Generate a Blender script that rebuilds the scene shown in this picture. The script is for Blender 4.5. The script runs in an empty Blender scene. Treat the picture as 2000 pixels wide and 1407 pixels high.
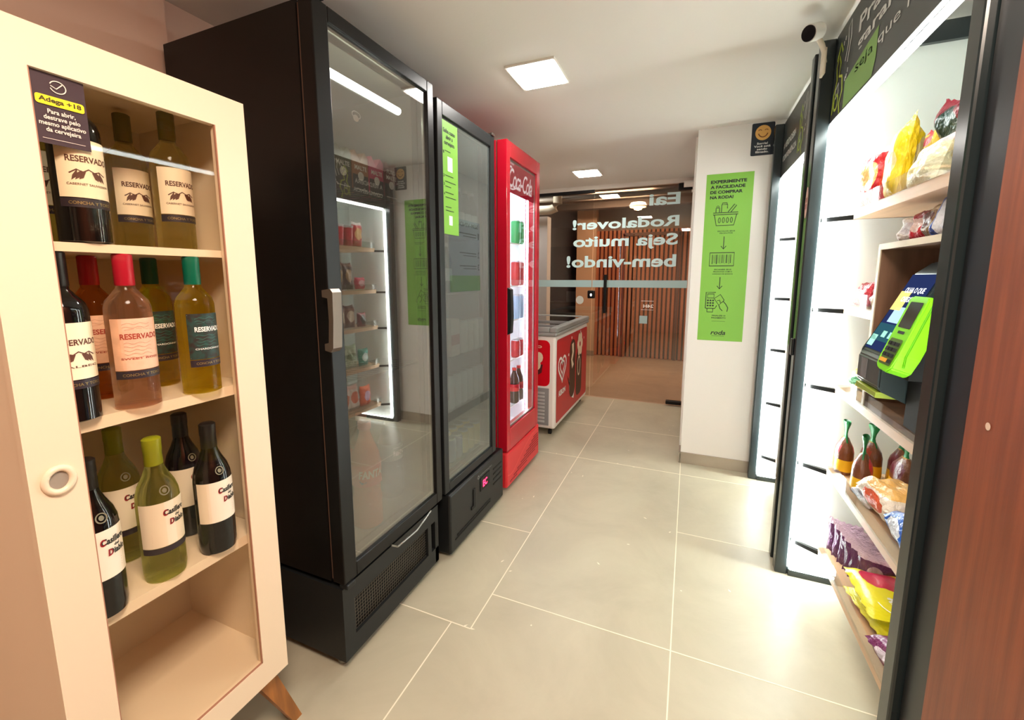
import bpy, bmesh, math, random
from mathutils import Vector, Matrix, noise
random.seed(7)
PI = math.pi
sc = bpy.context.scene
C = sc.collection

# ------------------------------------------------------------------ camera, world, exposure
cam_d = bpy.data.cameras.new('camera')
cam = bpy.data.objects.new('camera', cam_d); C.objects.link(cam)
cam.location = (0, 0, 1.305)
cam.rotation_euler = (math.radians(90 - 7.75), 0, math.radians(22.8))
cam_d.sensor_width = 36
cam_d.lens = 826 / 2000 * 36
cam_d.shift_x = 0.001
cam_d.shift_y = -0.02475
cam_d.clip_start = 0.02
sc.camera = cam
w = bpy.data.worlds.new('world'); sc.world = w; w.use_nodes = True
w.node_tree.nodes['Background'].inputs[0].default_value = (0.9, 0.75, 0.65, 1)
w.node_tree.nodes['Background'].inputs[1].default_value = 0.05
sc.view_settings.view_transform = 'Standard'
sc.view_settings.look = 'None'
sc.view_settings.exposure = 1.05
sc.view_settings.gamma = 1.0
sc.cycles.use_denoising = True
sc.cycles.max_bounces = 10
sc.cycles.transparent_max_bounces = 24
sc.cycles.transmission_bounces = 10
sc.cycles.sample_clamp_indirect = 6.0

# ------------------------------------------------------------------ materials
def S(r, g, b):
    f = lambda c: (c/255/12.92 if c/255 <= .04045 else ((c/255+.055)/1.055)**2.4)
    return (f(r), f(g), f(b), 1)
MC = {}
def nt(name):
    m = bpy.data.materials.new(name); m.use_nodes = True
    n = m.node_tree; n.nodes.clear()
    out = n.nodes.new('ShaderNodeOutputMaterial')
    return m, n, out
def mat(name, rgb, rough=.5, metal=0, spec=.5, coat=0, bump=0, bscale=60, var=0, vscale=4, stretch=(1,1,1), rgb2=None, trans=0, ior=1.45):
    if name in MC: return MC[name]
    m, n, out = nt(name)
    p = n.nodes.new('ShaderNodeBsdfPrincipled')
    p.inputs['Base Color'].default_value = S(*rgb)
    p.inputs['Roughness'].default_value = rough
    p.inputs['Metallic'].default_value = metal
    p.inputs['Specular IOR Level'].default_value = spec
    p.inputs['Coat Weight'].default_value = coat
    p.inputs['Transmission Weight'].default_value = trans
    p.inputs['IOR'].default_value = ior
    n.links.new(p.outputs[0], out.inputs[0])
    if var or bump:
        tc = n.nodes.new('ShaderNodeTexCoord'); mp = n.nodes.new('ShaderNodeMapping')
        mp.inputs['Scale'].default_value = stretch
        n.links.new(tc.outputs['Object'], mp.inputs[0])
    if var:
        nz = n.nodes.new('ShaderNodeTexNoise'); nz.inputs['Scale'].default_value = vscale; nz.inputs['Detail'].default_value = 6
        n.links.new(mp.outputs[0], nz.inputs[0])
        mx = n.nodes.new('ShaderNodeMix'); mx.data_type = 'RGBA'
        mx.inputs[6].default_value = S(*rgb)
        mx.inputs[7].default_value = S(*(rgb2 or tuple(max(0, c*(1-var)) for c in rgb)))
        rp = n.nodes.new('ShaderNodeMapRange'); rp.inputs[1].default_value = .35; rp.inputs[2].default_value = .65
        n.links.new(nz.outputs[0], rp.inputs[0]); n.links.new(rp.outputs[0], mx.inputs[0])
        n.links.new(mx.outputs[2], p.inputs['Base Color'])
    if bump:
        nb = n.nodes.new('ShaderNodeTexNoise'); nb.inputs['Scale'].default_value = bscale; nb.inputs['Detail'].default_value = 4
        n.links.new(mp.outputs[0], nb.inputs[0])
        b = n.nodes.new('ShaderNodeBump'); b.inputs['Strength'].default_value = bump; b.inputs['Distance'].default_value = .01
        n.links.new(nb.outputs[0], b.inputs['Height']); n.links.new(b.outputs[0], p.inputs['Normal'])
    MC[name] = m
    return m
def emis(name, rgb, strength):
    if name in MC: return MC[name]
    m, n, out = nt(name)
    e = n.nodes.new('ShaderNodeEmission'); e.inputs[0].default_value = S(*rgb); e.inputs[1].default_value = strength
    n.links.new(e.outputs[0], out.inputs[0]); MC[name] = m
    return m
def glass(name, refl, tint=(255,255,255), f0=.04, rough=0.0, haze=0, hz=(160,160,160)):
    # thin pane: tinted transparency plus a mirror reflection that grows at grazing angles
    m, n, out = nt(name)
    t = n.nodes.new('ShaderNodeBsdfTransparent'); t.inputs[0].default_value = S(*tint)
    g = n.nodes.new('ShaderNodeBsdfGlossy'); g.inputs['Roughness'].default_value = rough
    fc = n.nodes.new('ShaderNodeLayerWeight'); fc.inputs[0].default_value = .5
    pw = n.nodes.new('ShaderNodeMath'); pw.operation = 'POWER'; pw.inputs[1].default_value = 4.0
    n.links.new(fc.outputs['Facing'], pw.inputs[0])
    lw = n.nodes.new('ShaderNodeMath'); lw.operation = 'MULTIPLY_ADD'; lw.inputs[1].default_value = .95; lw.inputs[2].default_value = .04
    n.links.new(pw.outputs[0], lw.inputs[0])
    ma = n.nodes.new('ShaderNodeMath'); ma.operation = 'MULTIPLY_ADD'; ma.use_clamp = True
    ma.inputs[1].default_value = refl; ma.inputs[2].default_value = f0
    n.links.new(lw.outputs[0], ma.inputs[0])
    mx = n.nodes.new('ShaderNodeMixShader')
    n.links.new(ma.outputs[0], mx.inputs[0])
    if haze:
        d = n.nodes.new('ShaderNodeBsdfDiffuse'); d.inputs[0].default_value = S(*hz)
        mh = n.nodes.new('ShaderNodeMixShader'); mh.inputs[0].default_value = haze
        n.links.new(t.outputs[0], mh.inputs[1]); n.links.new(d.outputs[0], mh.inputs[2]); n.links.new(mh.outputs[0], mx.inputs[1])
    else:
        n.links.new(t.outputs[0], mx.inputs[1])
    n.links.new(g.outputs[0], mx.inputs[2]); n.links.new(mx.outputs[0], out.inputs[0]); MC[name] = m
    return m
def liquid(name, rgb, mix=.45, rough=0):
    m, n, out = nt(name)
    p = n.nodes.new('ShaderNodeBsdfPrincipled'); p.inputs['Base Color'].default_value = S(*rgb)
    p.inputs['Transmission Weight'].default_value = 1; p.inputs['Roughness'].default_value = rough; p.inputs['IOR'].default_value = 1.36
    t = n.nodes.new('ShaderNodeBsdfTransparent'); t.inputs[0].default_value = S(*rgb)
    mx = n.nodes.new('ShaderNodeMixShader'); mx.inputs[0].default_value = mix
    n.links.new(p.outputs[0], mx.inputs[1]); n.links.new(t.outputs[0], mx.inputs[2])
    tl = n.nodes.new('ShaderNodeBsdfTranslucent'); tl.inputs[0].default_value = S(*rgb)
    m2 = n.nodes.new('ShaderNodeMixShader'); m2.inputs[0].default_value = .22
    n.links.new(mx.outputs[0], m2.inputs[1]); n.links.new(tl.outputs[0], m2.inputs[2]); n.links.new(m2.outputs[0], out.inputs[0]); MC[name] = m
    return m
def film(name, c1, c2, c3, rough=.28, ell=(.5, .5, .30, .24), band=.84, crumple=.5, axes=('Y', 'Z')):
    # printed plastic bag: body colour, an oval patch, a coloured top band, crumpled film
    if name in MC: return MC[name]
    m, n, out = nt(name)
    p = n.nodes.new('ShaderNodeBsdfPrincipled'); p.inputs['Roughness'].default_value = rough; p.inputs['Specular IOR Level'].default_value = .7
    tc = n.nodes.new('ShaderNodeTexCoord'); sp = n.nodes.new('ShaderNodeSeparateXYZ'); n.links.new(tc.outputs['Generated'], sp.inputs[0])
    def M(op, a, b=0., c=0.):
        q = n.nodes.new('ShaderNodeMath'); q.operation = op
        for i, v in enumerate((a, b, c)):
            if hasattr(v, 'links'): n.links.new(v, q.inputs[i])
            else: q.inputs[i].default_value = v
        return q.outputs[0]
    u, v = sp.outputs[axes[0]], sp.outputs[axes[1]]
    nz = n.nodes.new('ShaderNodeTexNoise'); nz.inputs['Scale'].default_value = 5; n.links.new(tc.outputs['Generated'], nz.inputs[0])
    wob = M('MULTIPLY', M('SUBTRACT', nz.outputs[0], .5), .9)
    d = M('ADD', M('POWER', M('DIVIDE', M('SUBTRACT', u, ell[0]), ell[2]), 2.), M('POWER', M('DIVIDE', M('SUBTRACT', v, ell[1]), ell[3]), 2.))
    inside = M('LESS_THAN', M('ADD', d, wob), 1.)
    top = M('GREATER_THAN', M('ADD', v, M('MULTIPLY', wob, .12)), band)
    a = n.nodes.new('ShaderNodeMix'); a.data_type = 'RGBA'; a.inputs[6].default_value = S(*c1); a.inputs[7].default_value = S(*c2); n.links.new(inside, a.inputs[0])
    b = n.nodes.new('ShaderNodeMix'); b.data_type = 'RGBA'; b.inputs[7].default_value = S(*c3); n.links.new(top, b.inputs[0]); n.links.new(a.outputs[2], b.inputs[6])
    n.links.new(b.outputs[2], p.inputs['Base Color'])
    nb = n.nodes.new('ShaderNodeTexNoise'); nb.inputs['Scale'].default_value = 9; nb.inputs['Detail'].default_value = 3; n.links.new(tc.outputs['Generated'], nb.inputs[0])
    bp = n.nodes.new('ShaderNodeBump'); bp.inputs['Strength'].default_value = crumple; bp.inputs['Distance'].default_value = .02
    n.links.new(nb.outputs[0], bp.inputs['Height']); n.links.new(bp.outputs[0], p.inputs['Normal'])
    n.links.new(p.outputs[0], out.inputs[0]); MC[name] = m
    return m

black = mat('black_enamel', (14, 13, 13), .35, spec=.3)
blacksat = mat('black_satin', (27, 29, 30), .4, spec=.35)
darkgap = mat('dark_gap', (8, 8, 8), .7)
frameblack = mat('display_black', (30, 38, 40), .22, spec=.6)
white = mat('white_paint', (238, 236, 228), .45)
wallm = mat('wall_paint', (232, 229, 222), .7, bump=.05, bscale=120)
ceilm = mat('ceiling_paint', (226, 221, 213), .8, bump=.04, bscale=80)
warmwall = mat('warm_wall', (222, 196, 178), .7)
cream = mat('cream_lacquer', (236, 217, 190), .3)
chrome = mat('chrome', (200, 200, 200), .15, metal=1)
steel = mat('steel', (150, 148, 142), .3, metal=1)
grey = mat('grey_plastic', (140, 142, 142), .4)
red = mat('red_enamel', (180, 16, 38), .25, coat=.3)
redp = mat('red_panel', (190, 22, 36), .35)
green = mat('poster_green', (124, 182, 66), .5)
ink = mat('dark_ink', (34, 40, 36), .6)
whiteink = mat('white_ink', (240, 240, 235), .5)
woodlight = mat('light_oak', (216, 178, 142), .45, var=.12, vscale=3, stretch=(6, .6, 6))
woodbox = mat('box_wood', (136, 100, 76), .5, var=.3, vscale=4, stretch=(4, 4, .5))
woodedge = mat('box_edge', (214, 196, 166), .5, var=.1, vscale=5)
brownmdf = mat('brown_mdf', (146, 78, 48), .42, var=.16, vscale=5, stretch=(14, 14, .7), bump=.05, bscale=30)
legwood = mat('leg_wood', (176, 112, 54), .4, var=.25, vscale=5, stretch=(8, 8, .8))
acrylic = glass('clear_acrylic', .5, (250, 252, 252), .03)

# ------------------------------------------------------------------ geometry helpers
WL = {}
def bx(bm, x0, x1, y0, y1, z0, z1, bev=0, seg=2):
    r = bmesh.ops.create_cube(bm, size=1)
    vs = r['verts']
    for v in vs:
        v.co = Vector(((x0+x1)/2 + v.co.x*(x1-x0), (y0+y1)/2 + v.co.y*(y1-y0), (z0+z1)/2 + v.co.z*(z1-z0)))
    if bev:
        es = list({e for v in vs for e in v.link_edges})
        bmesh.ops.bevel(bm, geom=es, offset=bev, segments=seg, affect='EDGES', profile=.5)
    return vs
def B(*boxes, bev=0):
    bm = bmesh.new()
    for b in boxes: bx(bm, *b, bev=bev)
    return bm
def link(name, bm, m, parent=None, local=False, smooth=False):
    me = bpy.data.meshes.new(name)
    if parent is not None and not local:
        l = WL[parent]
        for v in bm.verts: v.co -= l
    bmesh.ops.recalc_face_normals(bm, faces=bm.faces)
    if smooth:
        for f in bm.faces: f.smooth = True
    bm.to_mesh(me); bm.free()
    for x in (m if isinstance(m, (list, tuple)) else [m]): me.materials.append(x)
    o = bpy.data.objects.new(name, me); C.objects.link(o)
    WL[o] = WL[parent].copy() if parent is not None else Vector((0, 0, 0))
    if parent is not None: o.parent = parent
    if smooth:
        try:
            me.set_sharp_from_angle(angle=math.radians(40))
        except Exception: pass
    return o
def struct(name, bm, m, parent=None, smooth=False):
    o = link(name, bm, m, parent, smooth=smooth)
    if parent is None: o['kind'] = 'structure'
    return o
def sempty(name, loc):
    o = bpy.data.objects.new(name, None); C.objects.link(o); o.location = loc; WL[o] = Vector(loc); o['kind'] = 'structure'
    return o
def thing(name, label, cat, loc=(0, 0, 0), group=None):
    o = bpy.data.objects.new(name, None); C.objects.link(o)
    o.location = loc; o['label'] = label; o['category'] = cat; WL[o] = Vector(loc)
    o.empty_display_size = .05
    if group: o['group'] = group
    return o
def tag(o, label, cat, group=None, kind=None):
    o['label'] = label; o['category'] = cat
    if group: o['group'] = group
    if kind: o['kind'] = kind
    return o
def dup(root, loc, rz=0, label=None, group=None, rot=None, scale=None):
    r = root.copy(); C.objects.link(r); r.location = loc
    r.rotation_euler = rot if rot else (0, 0, rz)
    if scale: r.scale = scale
    if label: r['label'] = label
    if group: r['group'] = group
    WL[r] = Vector(loc)
    for ch in list(root.children):
        c = ch.copy(); C.objects.link(c); c.parent = r
        for g in list(ch.children):
            d = g.copy(); C.objects.link(d); d.parent = c
    return r
def lathe(bm, prof, n=28, c=(0, 0, 0)):
    rings = []
    for r, z in prof:
        if r < 1e-5: rings.append([bm.verts.new((c[0], c[1], c[2]+z))])
        else: rings.append([bm.verts.new((c[0]+r*math.cos(2*PI*i/n), c[1]+r*math.sin(2*PI*i/n), c[2]+z)) for i in range(n)])
    for a, b in zip(rings, rings[1:]):
        for i in range(n):
            j = (i+1) % n
            if len(a) == 1 and len(b) == 1: continue
            if len(a) == 1: bm.faces.new((a[0], b[i], b[j]))
            elif len(b) == 1: bm.faces.new((a[i], a[j], b[0]))
            else: bm.faces.new((a[i], a[j], b[j], b[i]))
    return bm
def tube(bm, pts, r, n=8, closed=False, ref=None):
    pts = [Vector(p) for p in pts]; rings = []
    N = len(pts)
    for i, p in enumerate(pts):
        if closed: d = pts[(i+1) % N] - pts[i-1]
        else: d = pts[min(i+1, N-1)] - pts[max(i-1, 0)]
        d.normalize()
        a = Vector(ref) if ref else (Vector((0, 0, 1)) if abs(d.z) < .9 else Vector((1, 0, 0)))
        u = d.cross(a).normalized(); v = d.cross(u)
        rings.append([bm.verts.new(p + r*(math.cos(2*PI*k/n)*u + math.sin(2*PI*k/n)*v)) for k in range(n)])
    rr = list(zip(rings, rings[1:])) + ([(rings[-1], rings[0])] if closed else [])
    for a, b in rr:
        for k in range(n): bm.faces.new((a[k], a[(k+1) % n], b[(k+1) % n], b[k]))
    if not closed:
        bm.faces.new(rings[0]); bm.faces.new(list(reversed(rings[-1])))
    return bm
def prism(bm, pts, axis, a0, a1):
    # pts: 2D outline in the plane of the other two axes (in order x,y,z without 'axis')
    def P(p, a):
        if axis == 'y': return (p[0], a, p[1])
        if axis == 'x': return (a, p[0], p[1])
        return (p[0], p[1], a)
    A = [bm.verts.new(P(p, a0)) for p in pts]; Bv = [bm.verts.new(P(p, a1)) for p in pts]
    bm.faces.new(A); bm.faces.new(list(reversed(Bv)))
    for i in range(len(pts)):
        j = (i+1) % len(pts); bm.faces.new((A[i], A[j], Bv[j], Bv[i]))
    return bm
TC = {}
def text_poly(body, off=0., shear=0., space=1.0, align='CENTER', line=1.0):
    key = (body, off, shear, space, align, line)
    if key in TC: return TC[key]
    cu = bpy.data.curves.new('t', 'FONT'); cu.body = body; cu.offset = off; cu.shear = shear; cu.space_character = space
    cu.align_x = align; cu.resolution_u = 3; cu.space_line = line
    ob = bpy.data.objects.new('t', cu)
    me = bpy.data.meshes.new_from_object(ob)
    vs = [(v.co.x, v.co.y) for v in me.vertices]; fs = [tuple(p.vertices) for p in me.polygons]
    bpy.data.objects.remove(ob); bpy.data.meshes.remove(me); bpy.data.curves.remove(cu)
    TC[key] = (vs, fs); return TC[key]
class Pl:
    """a drawing plane: origin, right, up; everything drawn lies 'lift' in front of it"""
    def __init__(s, O, R, U, lift=.0008):
        s.O, s.R, s.U = Vector(O), Vector(R).normalized(), Vector(U).normalized(); s.N = s.R.cross(s.U); s.lift = lift
    def p(s, u, v, l=None): return s.O + s.R*u + s.U*v + s.N*(s.lift if l is None else l)
    def slab(s, bm, u0, u1, v0, v1, t, l=0):
        vs = [bm.verts.new(s.p(u, v, l+q)) for q in (0, t) for u, v in ((u0, v0), (u1, v0), (u1, v1), (u0, v1))]
        for f in ((0, 3, 2, 1), (4, 5, 6, 7), (0, 1, 5, 4), (1, 2, 6, 5), (2, 3, 7, 6), (3, 0, 4, 7)): bm.faces.new([vs[i] for i in f])
        return bm
    def rrect(s, bm, u0, u1, v0, v1, r, l=None):
        pts = []
        for cx, cy, a in ((u1-r, v1-r, 0), (u0+r, v1-r, 90), (u0+r, v0+r, 180), (u1-r, v0+r, 270)):
            for k in range(5):
                t = math.radians(a + k*22.5); pts.append((cx+r*math.cos(t), cy+r*math.sin(t)))
        bm.faces.new([bm.verts.new(s.p(u, v, l)) for u, v in pts]); return bm
    def disc(s, bm, u, v, ru, rv, l=None, n=24):
        bm.faces.new([bm.verts.new(s.p(u+ru*math.cos(2*PI*i/n), v+rv*math.sin(2*PI*i/n), l)) for i in range(n)]); return bm
    def poly(s, bm, pts, l=None):
        bm.faces.new([bm.verts.new(s.p(u, v, l)) for u, v in pts]); return bm
    def stroke(s, bm, pts, wd, closed=False, l=None):
        pts = [Vector((a, b)) for a, b in pts]; n = len(pts); L, Rr = [], []
        for i in range(n):
            if closed: d = pts[(i+1) % n] - pts[i-1]
            else: d = pts[min(i+1, n-1)] - pts[max(i-1, 0)]
            d.normalize(); q = Vector((-d.y, d.x))*wd/2
            L.append(bm.verts.new(s.p(*(pts[i]+q), l))); Rr.append(bm.verts.new(s.p(*(pts[i]-q), l)))
        for i in range(n if closed else n-1):
            j = (i+1) % n; bm.faces.new((L[i], L[j], Rr[j], Rr[i]))
        return bm
    def circ(s, bm, u, v, ru, rv, wd, a0=0, a1=360, l=None):
        n = 24; full = a1-a0 >= 360
        pts = [(u+ru*math.cos(math.radians(a0+(a1-a0)*i/n)), v+rv*math.sin(math.radians(a0+(a1-a0)*i/n))) for i in range(n if full else n+1)]
        return s.stroke(bm, pts, wd, full, l)
    def text(s, bm, body, u0, u1, v0, v1, off=.012, shear=0, space=1.0, align='CENTER', line=1.0, l=None, keep=False):
        vs, fs = text_poly(body, off, shear, space, align, line)
        xs = [a for a, b in vs]; ys = [b for a, b in vs]
        sx = (u1-u0)/(max(xs)-min(xs)); sy = (v1-v0)/(max(ys)-min(ys))
        if keep: sx = sy = min(sx, sy)
        nv = [bm.verts.new(s.p(u0+(a-min(xs))*sx, v0+(b-min(ys))*sy, l)) for a, b in vs]
        for f in fs:
            try: bm.faces.new([nv[i] for i in f])
            except ValueError: pass
        return bm
def wrapx(bm, r, z0=0, a0=0, since=0):
    """wrap a drawing made at O=0,R=+y,U=z onto a cylinder of radius r whose middle faces +x"""
    for v in list(bm.verts)[since:]:
        a = v.co.y/r + a0; l = v.co.x
        v.co = Vector(((r+l)*math.cos(a), (r+l)*math.sin(a), v.co.z+z0))
    return bm
FX = lambda x, y=0, z=0, **k: Pl((x, y, z), (0, 1, 0), (0, 0, 1), **k)      # faces +x
FMX = lambda x, y=0, z=0, **k: Pl((x, y, z), (0, -1, 0), (0, 0, 1), **k)    # faces -x
FMY = lambda y, x=0, z=0, **k: Pl((x, y, z), (1, 0, 0), (0, 0, 1), **k)     # faces -y

CEIL = 2.24
# ------------------------------------------------------------------ the room
def floor_mat(name, base, c2):
    m, n, out = nt(name)
    p = n.nodes.new('ShaderNodeBsdfPrincipled')
    tc = n.nodes.new('ShaderNodeTexCoord')
    nz = n.nodes.new('ShaderNodeTexNoise'); nz.inputs['Scale'].default_value = 2.2; nz.inputs['Detail'].default_value = 9; nz.inputs['Roughness'].default_value = .62; nz.inputs['Distortion'].default_value = .6
    n.links.new(tc.outputs['Object'], nz.inputs[0])
    cr = n.nodes.new('ShaderNodeValToRGB'); cr.color_ramp.elements[0].position = .3; cr.color_ramp.elements[1].position = .7
    cr.color_ramp.elements[0].color = S(*c2); cr.color_ramp.elements[1].color = S(*base)
    n.links.new(nz.outputs[0], cr.inputs[0]); n.links.new(cr.outputs[0], p.inputs['Base Color'])
    p.inputs['Roughness'].default_value = .38
    n2 = n.nodes.new('ShaderNodeTexNoise'); n2.inputs['Scale'].default_value = 30; n.links.new(tc.outputs['Object'], n2.inputs[0])
    mr = n.nodes.new('ShaderNodeMapRange'); mr.inputs[3].default_value = .3; mr.inputs[4].default_value = .5
    n.links.new(n2.outputs[0], mr.inputs[0]); n.links.new(mr.outputs[0], p.inputs['Roughness'])
    n.links.new(p.outputs[0], out.inputs[0])
    return m
fl = struct('floor', B((-1.75, 1.05, -1.6, 4.52, -.06, 0)), floor_mat('stone_tile', (190, 184, 161), (171, 164, 143)))
bm = bmesh.new(); G = .0022
for (x, y0, y1) in ((.004, -1.6, 4.5), (-.69, 1.25, 4.5), (-.772, -1.6, 1.25), (.70, -1.6, 4.5)): bx(bm, x-G, x+G, y0, y1, -.001, .0006)
for (y, x0, x1) in ((1.44, -.69, 1.05), (1.25, -1.7, -.69), (1.90, -1.7, -.69), (2.20, .004, 1.05), (2.9, -1.7, 1.05), (.45, -1.7, 1.05), (3.62, -1.7, 1.05)): bx(bm, x0, x1, y-G, y+G, -.001, .0007)
struct('tile_grout', bm, mat('grout', (236, 228, 208), .7), fl)
bm = bmesh.new()
for i in range(26):
    x, y = random.uniform(-.9, .38), random.uniform(.9, 3.9); a = random.uniform(0, 3); l = random.uniform(.004, .016)
    Pl((x, y, 0), (1, 0, 0), (0, 1, 0)).poly(bm, [(l*math.cos(a), l*math.sin(a)), (-.004*math.sin(a), .004*math.cos(a)), (-l*.7*math.cos(a), -l*.7*math.sin(a)), (.003*math.sin(a), -.003*math.cos(a))])
struct('paint_specks', bm, mat('speck', (232, 226, 208), .7), fl)
struct('ceiling', B((-1.75, 1.05, -1.6, 4.56, CEIL, CEIL+.05)), ceilm)
struct('wall_left', B((-1.75, -1.70, -1.6, 4.56, 0, CEIL), (-1.70, -1.655, -1.6, .97, 0, CEIL)), warmwall)
struct('wall_right', B((1.0, 1.05, -1.6, 3.10, 0, CEIL)), wallm)
struct('wall_back', B((-1.75, 1.05, -1.66, -1.6, 0, CEIL)), warmwall)
struct('wall_far', B((0, 1.05, 3.105, 4.56, 0, CEIL)), wallm)
struct('baseboard_far', B((-.004, .46, 3.093, 3.105, 0, .078), (-.012, 0, 3.093, 4.50, 0, .078)), mat('skirting', (168, 156, 138), .4, var=.1))
struct('trim_1', B((-1.70, 0, 4.50, 4.54, 2.2, CEIL)), ceilm)
struct('trim_2', B((-.022, -.001, 4.42, 4.50, .08, 2.2), (-.012, -.001, 3.22, 3.24, .08, 2.23)), white)

# glass front: fixed pane and door leaf
gl = glass('door_glass', 1.2, (236, 232, 226), .03)
frost = mat('frosted_film', (172, 202, 202), .6)
w1 = sempty('window_1', (-1.33, 4.52, 0))
struct('pane', B((-1.70, -.966, 4.515, 4.523, .012, 2.17)), gl, w1)
struct('top_rail', B((-1.70, -.957, 4.50, 4.54, 2.17, 2.2)), blacksat, w1)
struct('frosted_band', FMY(4.513).slab(bmesh.new(), -1.70, -.966, 1.199, 1.273, .0006), frost, w1)
d1 = sempty('door_1', (-.48, 4.52, 0))
struct('pane', B((-.958, -.026, 4.515, 4.523, .012, 2.19)), gl, d1)
struct('frosted_band', FMY(4.513).slab(bmesh.new(), -.958, -.026, 1.199, 1.273, .0006), frost, d1)
struct('hinge', B((-.15, -.028, 4.495, 4.543, 2.13, 2.195), bev=.006), black, d1)
struct('hinge', B((-.17, -.02, 4.495, 4.543, .012, .05), bev=.006), black, d1)
lk = struct('lock', B((-1.005, -.93, 4.49, 4.55, 1.08, 1.165), bev=.01), black, d1)
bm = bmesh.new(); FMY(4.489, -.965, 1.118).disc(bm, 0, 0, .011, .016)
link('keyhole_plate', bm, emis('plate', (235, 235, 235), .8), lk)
bm = bmesh.new(); tube(bm, [(-.815, 4.47, .93), (-.815, 4.47, 1.33)], .016, 12); bx(bm, -.825, -.805, 4.47, 4.515, .985, 1.005); bx(bm, -.825, -.805, 4.47, 4.515, 1.255, 1.275)
struct('pull_bar', bm, black, d1, smooth=True)
bm = bmesh.new(); R = Pl((0, 4.5115, 0), (-1, 0, 0), (0, 0, 1))
let = thing('window_lettering', 'pale blue greeting lettering on glass front, read in reverse from inside', 'lettering', (-.7, 4.512, 1.45))
# R runs towards -x, so u = -x
for (s, x0, x1, z0, z1) in (('Eai', -.415, -.128, 2.005, 2.12), ('Rodalover!', -1.185, -.128, 1.80, 1.905), ('Seja muito', -1.175, -.132, 1.585, 1.735), ('bem-vindo!', -1.245, -.138, 1.405, 1.53)):
    b = bmesh.new(); R.text(b, s, -x1, -x0, z0, z1, off=.028); link('text_line', b, mat('vinyl', (206, 236, 236), .6), let)
b = bmesh.new(); R.text(b, '24H', .33, .43, .995, 1.03, off=.03); R.slab(b, .33, .45, 1.062, 1.066, .0005); R.slab(b, .33, .45, .972, .975, .0005)
tag(link('hours_decal', b, whiteink), 'small white 24H decal on glass door, seen reversed', 'decal')
b = bmesh.new(); R.slab(b, .385, .462, .832, .912, .0006)
tag(link('square_decal', b, mat('sqdecal', (170, 196, 196), .6)), 'pale square sticker low on glass door below the 24H decal', 'sticker')
b = bmesh.new(); FMY(4.5125, -1.09, 1.06).disc(b, 0, 0, .042, .045)
tag(link('round_sticker', b, mat('rsticker', (206, 208, 196), .6)), 'pale round sticker on glass beside the black lock', 'sticker')

# hall beyond the glass
struct('floor_hall', B((-5, 1.2, 4.52, 10.5, -.06, -.004)), floor_mat('hall_tile', (176, 146, 118), (150, 122, 98)))
struct('ceiling_hall', B((-5, 1.2, 4.56, 10.5, 2.5, 2.55)), mat('hall_ceiling', (98, 84, 74), .8))
bm = bmesh.new()
for y in (5.2, 5.9, 6.6): bx(bm, -5, 1.2, y, y+.16, 2.34, 2.5)
struct('beam_hall', bm, mat('beam', (112, 96, 84), .8))
slatm = mat('slat_wood', (184, 112, 74), .6, var=.1, vscale=1.5)
bm = bmesh.new(); x = -1.44
while x < .9:
    bx(bm, x, x+.038, 7.07, 7.12, .0, 2.05); x += .066
sl = struct('wall_slatted', bm, slatm)
struct('backing_board', B((-1.44, 1.0, 7.12, 7.15, 0, 2.05)), mat('slat_back', (58, 32, 22), .7), sl)
struct('door_2', B((-1.02, -.98, 7.055, 7.075, 0, 1.98), (-.20, -.16, 7.055, 7.075, 0, 1.98), (-1.02, -.16, 7.055, 7.075, 1.95, 2.0)), mat('slat_dark', (92, 54, 38), .5))
struct('wall_hall', B((-1.76, -1.44, 7.0, 7.25, 0, 2.5), (.9, 1.2, 4.6, 7.25, 0, 2.5)), mat('hall_wall', (204, 168, 136), .7))
struct('wall_above_slats', B((-1.44, 1.2, 7.13, 7.25, 2.05, 2.5), (-5, -1.76, 10.2, 10.25, 2.05, 2.5)), mat('above_slats', (120, 108, 98), .7))
struct('baseboard_hall', B((-1.765, -1.435, 6.985, 7.0, 0, .08)), mat('hall_skirt', (150, 128, 108), .5))
struct('wall_side_hall', B((-2.3, -1.69, 5.2, 5.35, 0, 2.06)), mat('hall_white', (216, 212, 210), .7))
struct('wall_dark_hall', B((-5, 1.2, 10.4, 10.5, 0, 2.5)), mat('hall_dark', (58, 62, 70), .7))
bm = bmesh.new(); tube(bm, [(-1.95, 5.1, 2.12), (-1.62, 5.1, 2.12), (-1.56, 5.1, 2.14), (-1.53, 5.1, 2.19), (-1.53, 5.1, 2.32)], .055, 14)
tag(link('drain_pipe', bm, mat('pvc', (214, 206, 184), .4), smooth=True), 'thick cream elbow pipe under hall ceiling behind the glass', 'pipe')
for k, (px, pz, r) in enumerate(((5.15, 2.24, .02), (5.3, 2.28, .028), (5.45, 2.3, .018))):
    b = bmesh.new(); tube(b, [(-2.2, px, pz), (.4, px, pz)], r, 10)
    tag(link('ceiling_pipe', b, mat('pipe_grey', (150, 142, 130), .5), smooth=True), ('thin grey pipe under hall ceiling, nearest the glass', 'thickest grey pipe running across under the hall ceiling', 'thin grey pipe under hall ceiling, farthest from the glass')[k], 'pipe', 'pipes under the hall ceiling')
hl = thing('ceiling_lamp', 'glowing warm hall ceiling lamp seen through the glass door', 'ceiling lamp', (-.73, 6.35, 2.28))
link('lamp_shade', lathe(bmesh.new(), [(0, .06), (.10, .06), (.12, .02), (.11, 0)], 24), white, hl, local=True, smooth=True)
link('bulb', lathe(bmesh.new(), [(0, .0), (.06, .0), (.05, -.03), (0, -.045)], 16), emis('warm_bulb', (255, 208, 140), 30), hl, local=True, smooth=True)
cb = thing('shop_counter', 'dark table with a grey box in unlit recess behind the glass', 'table', (-2.2, 9.2, 0))
link('table_top', B((-2.9, -2.05, 9.0, 9.5, .72, .76)), blacksat, cb)
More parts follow.
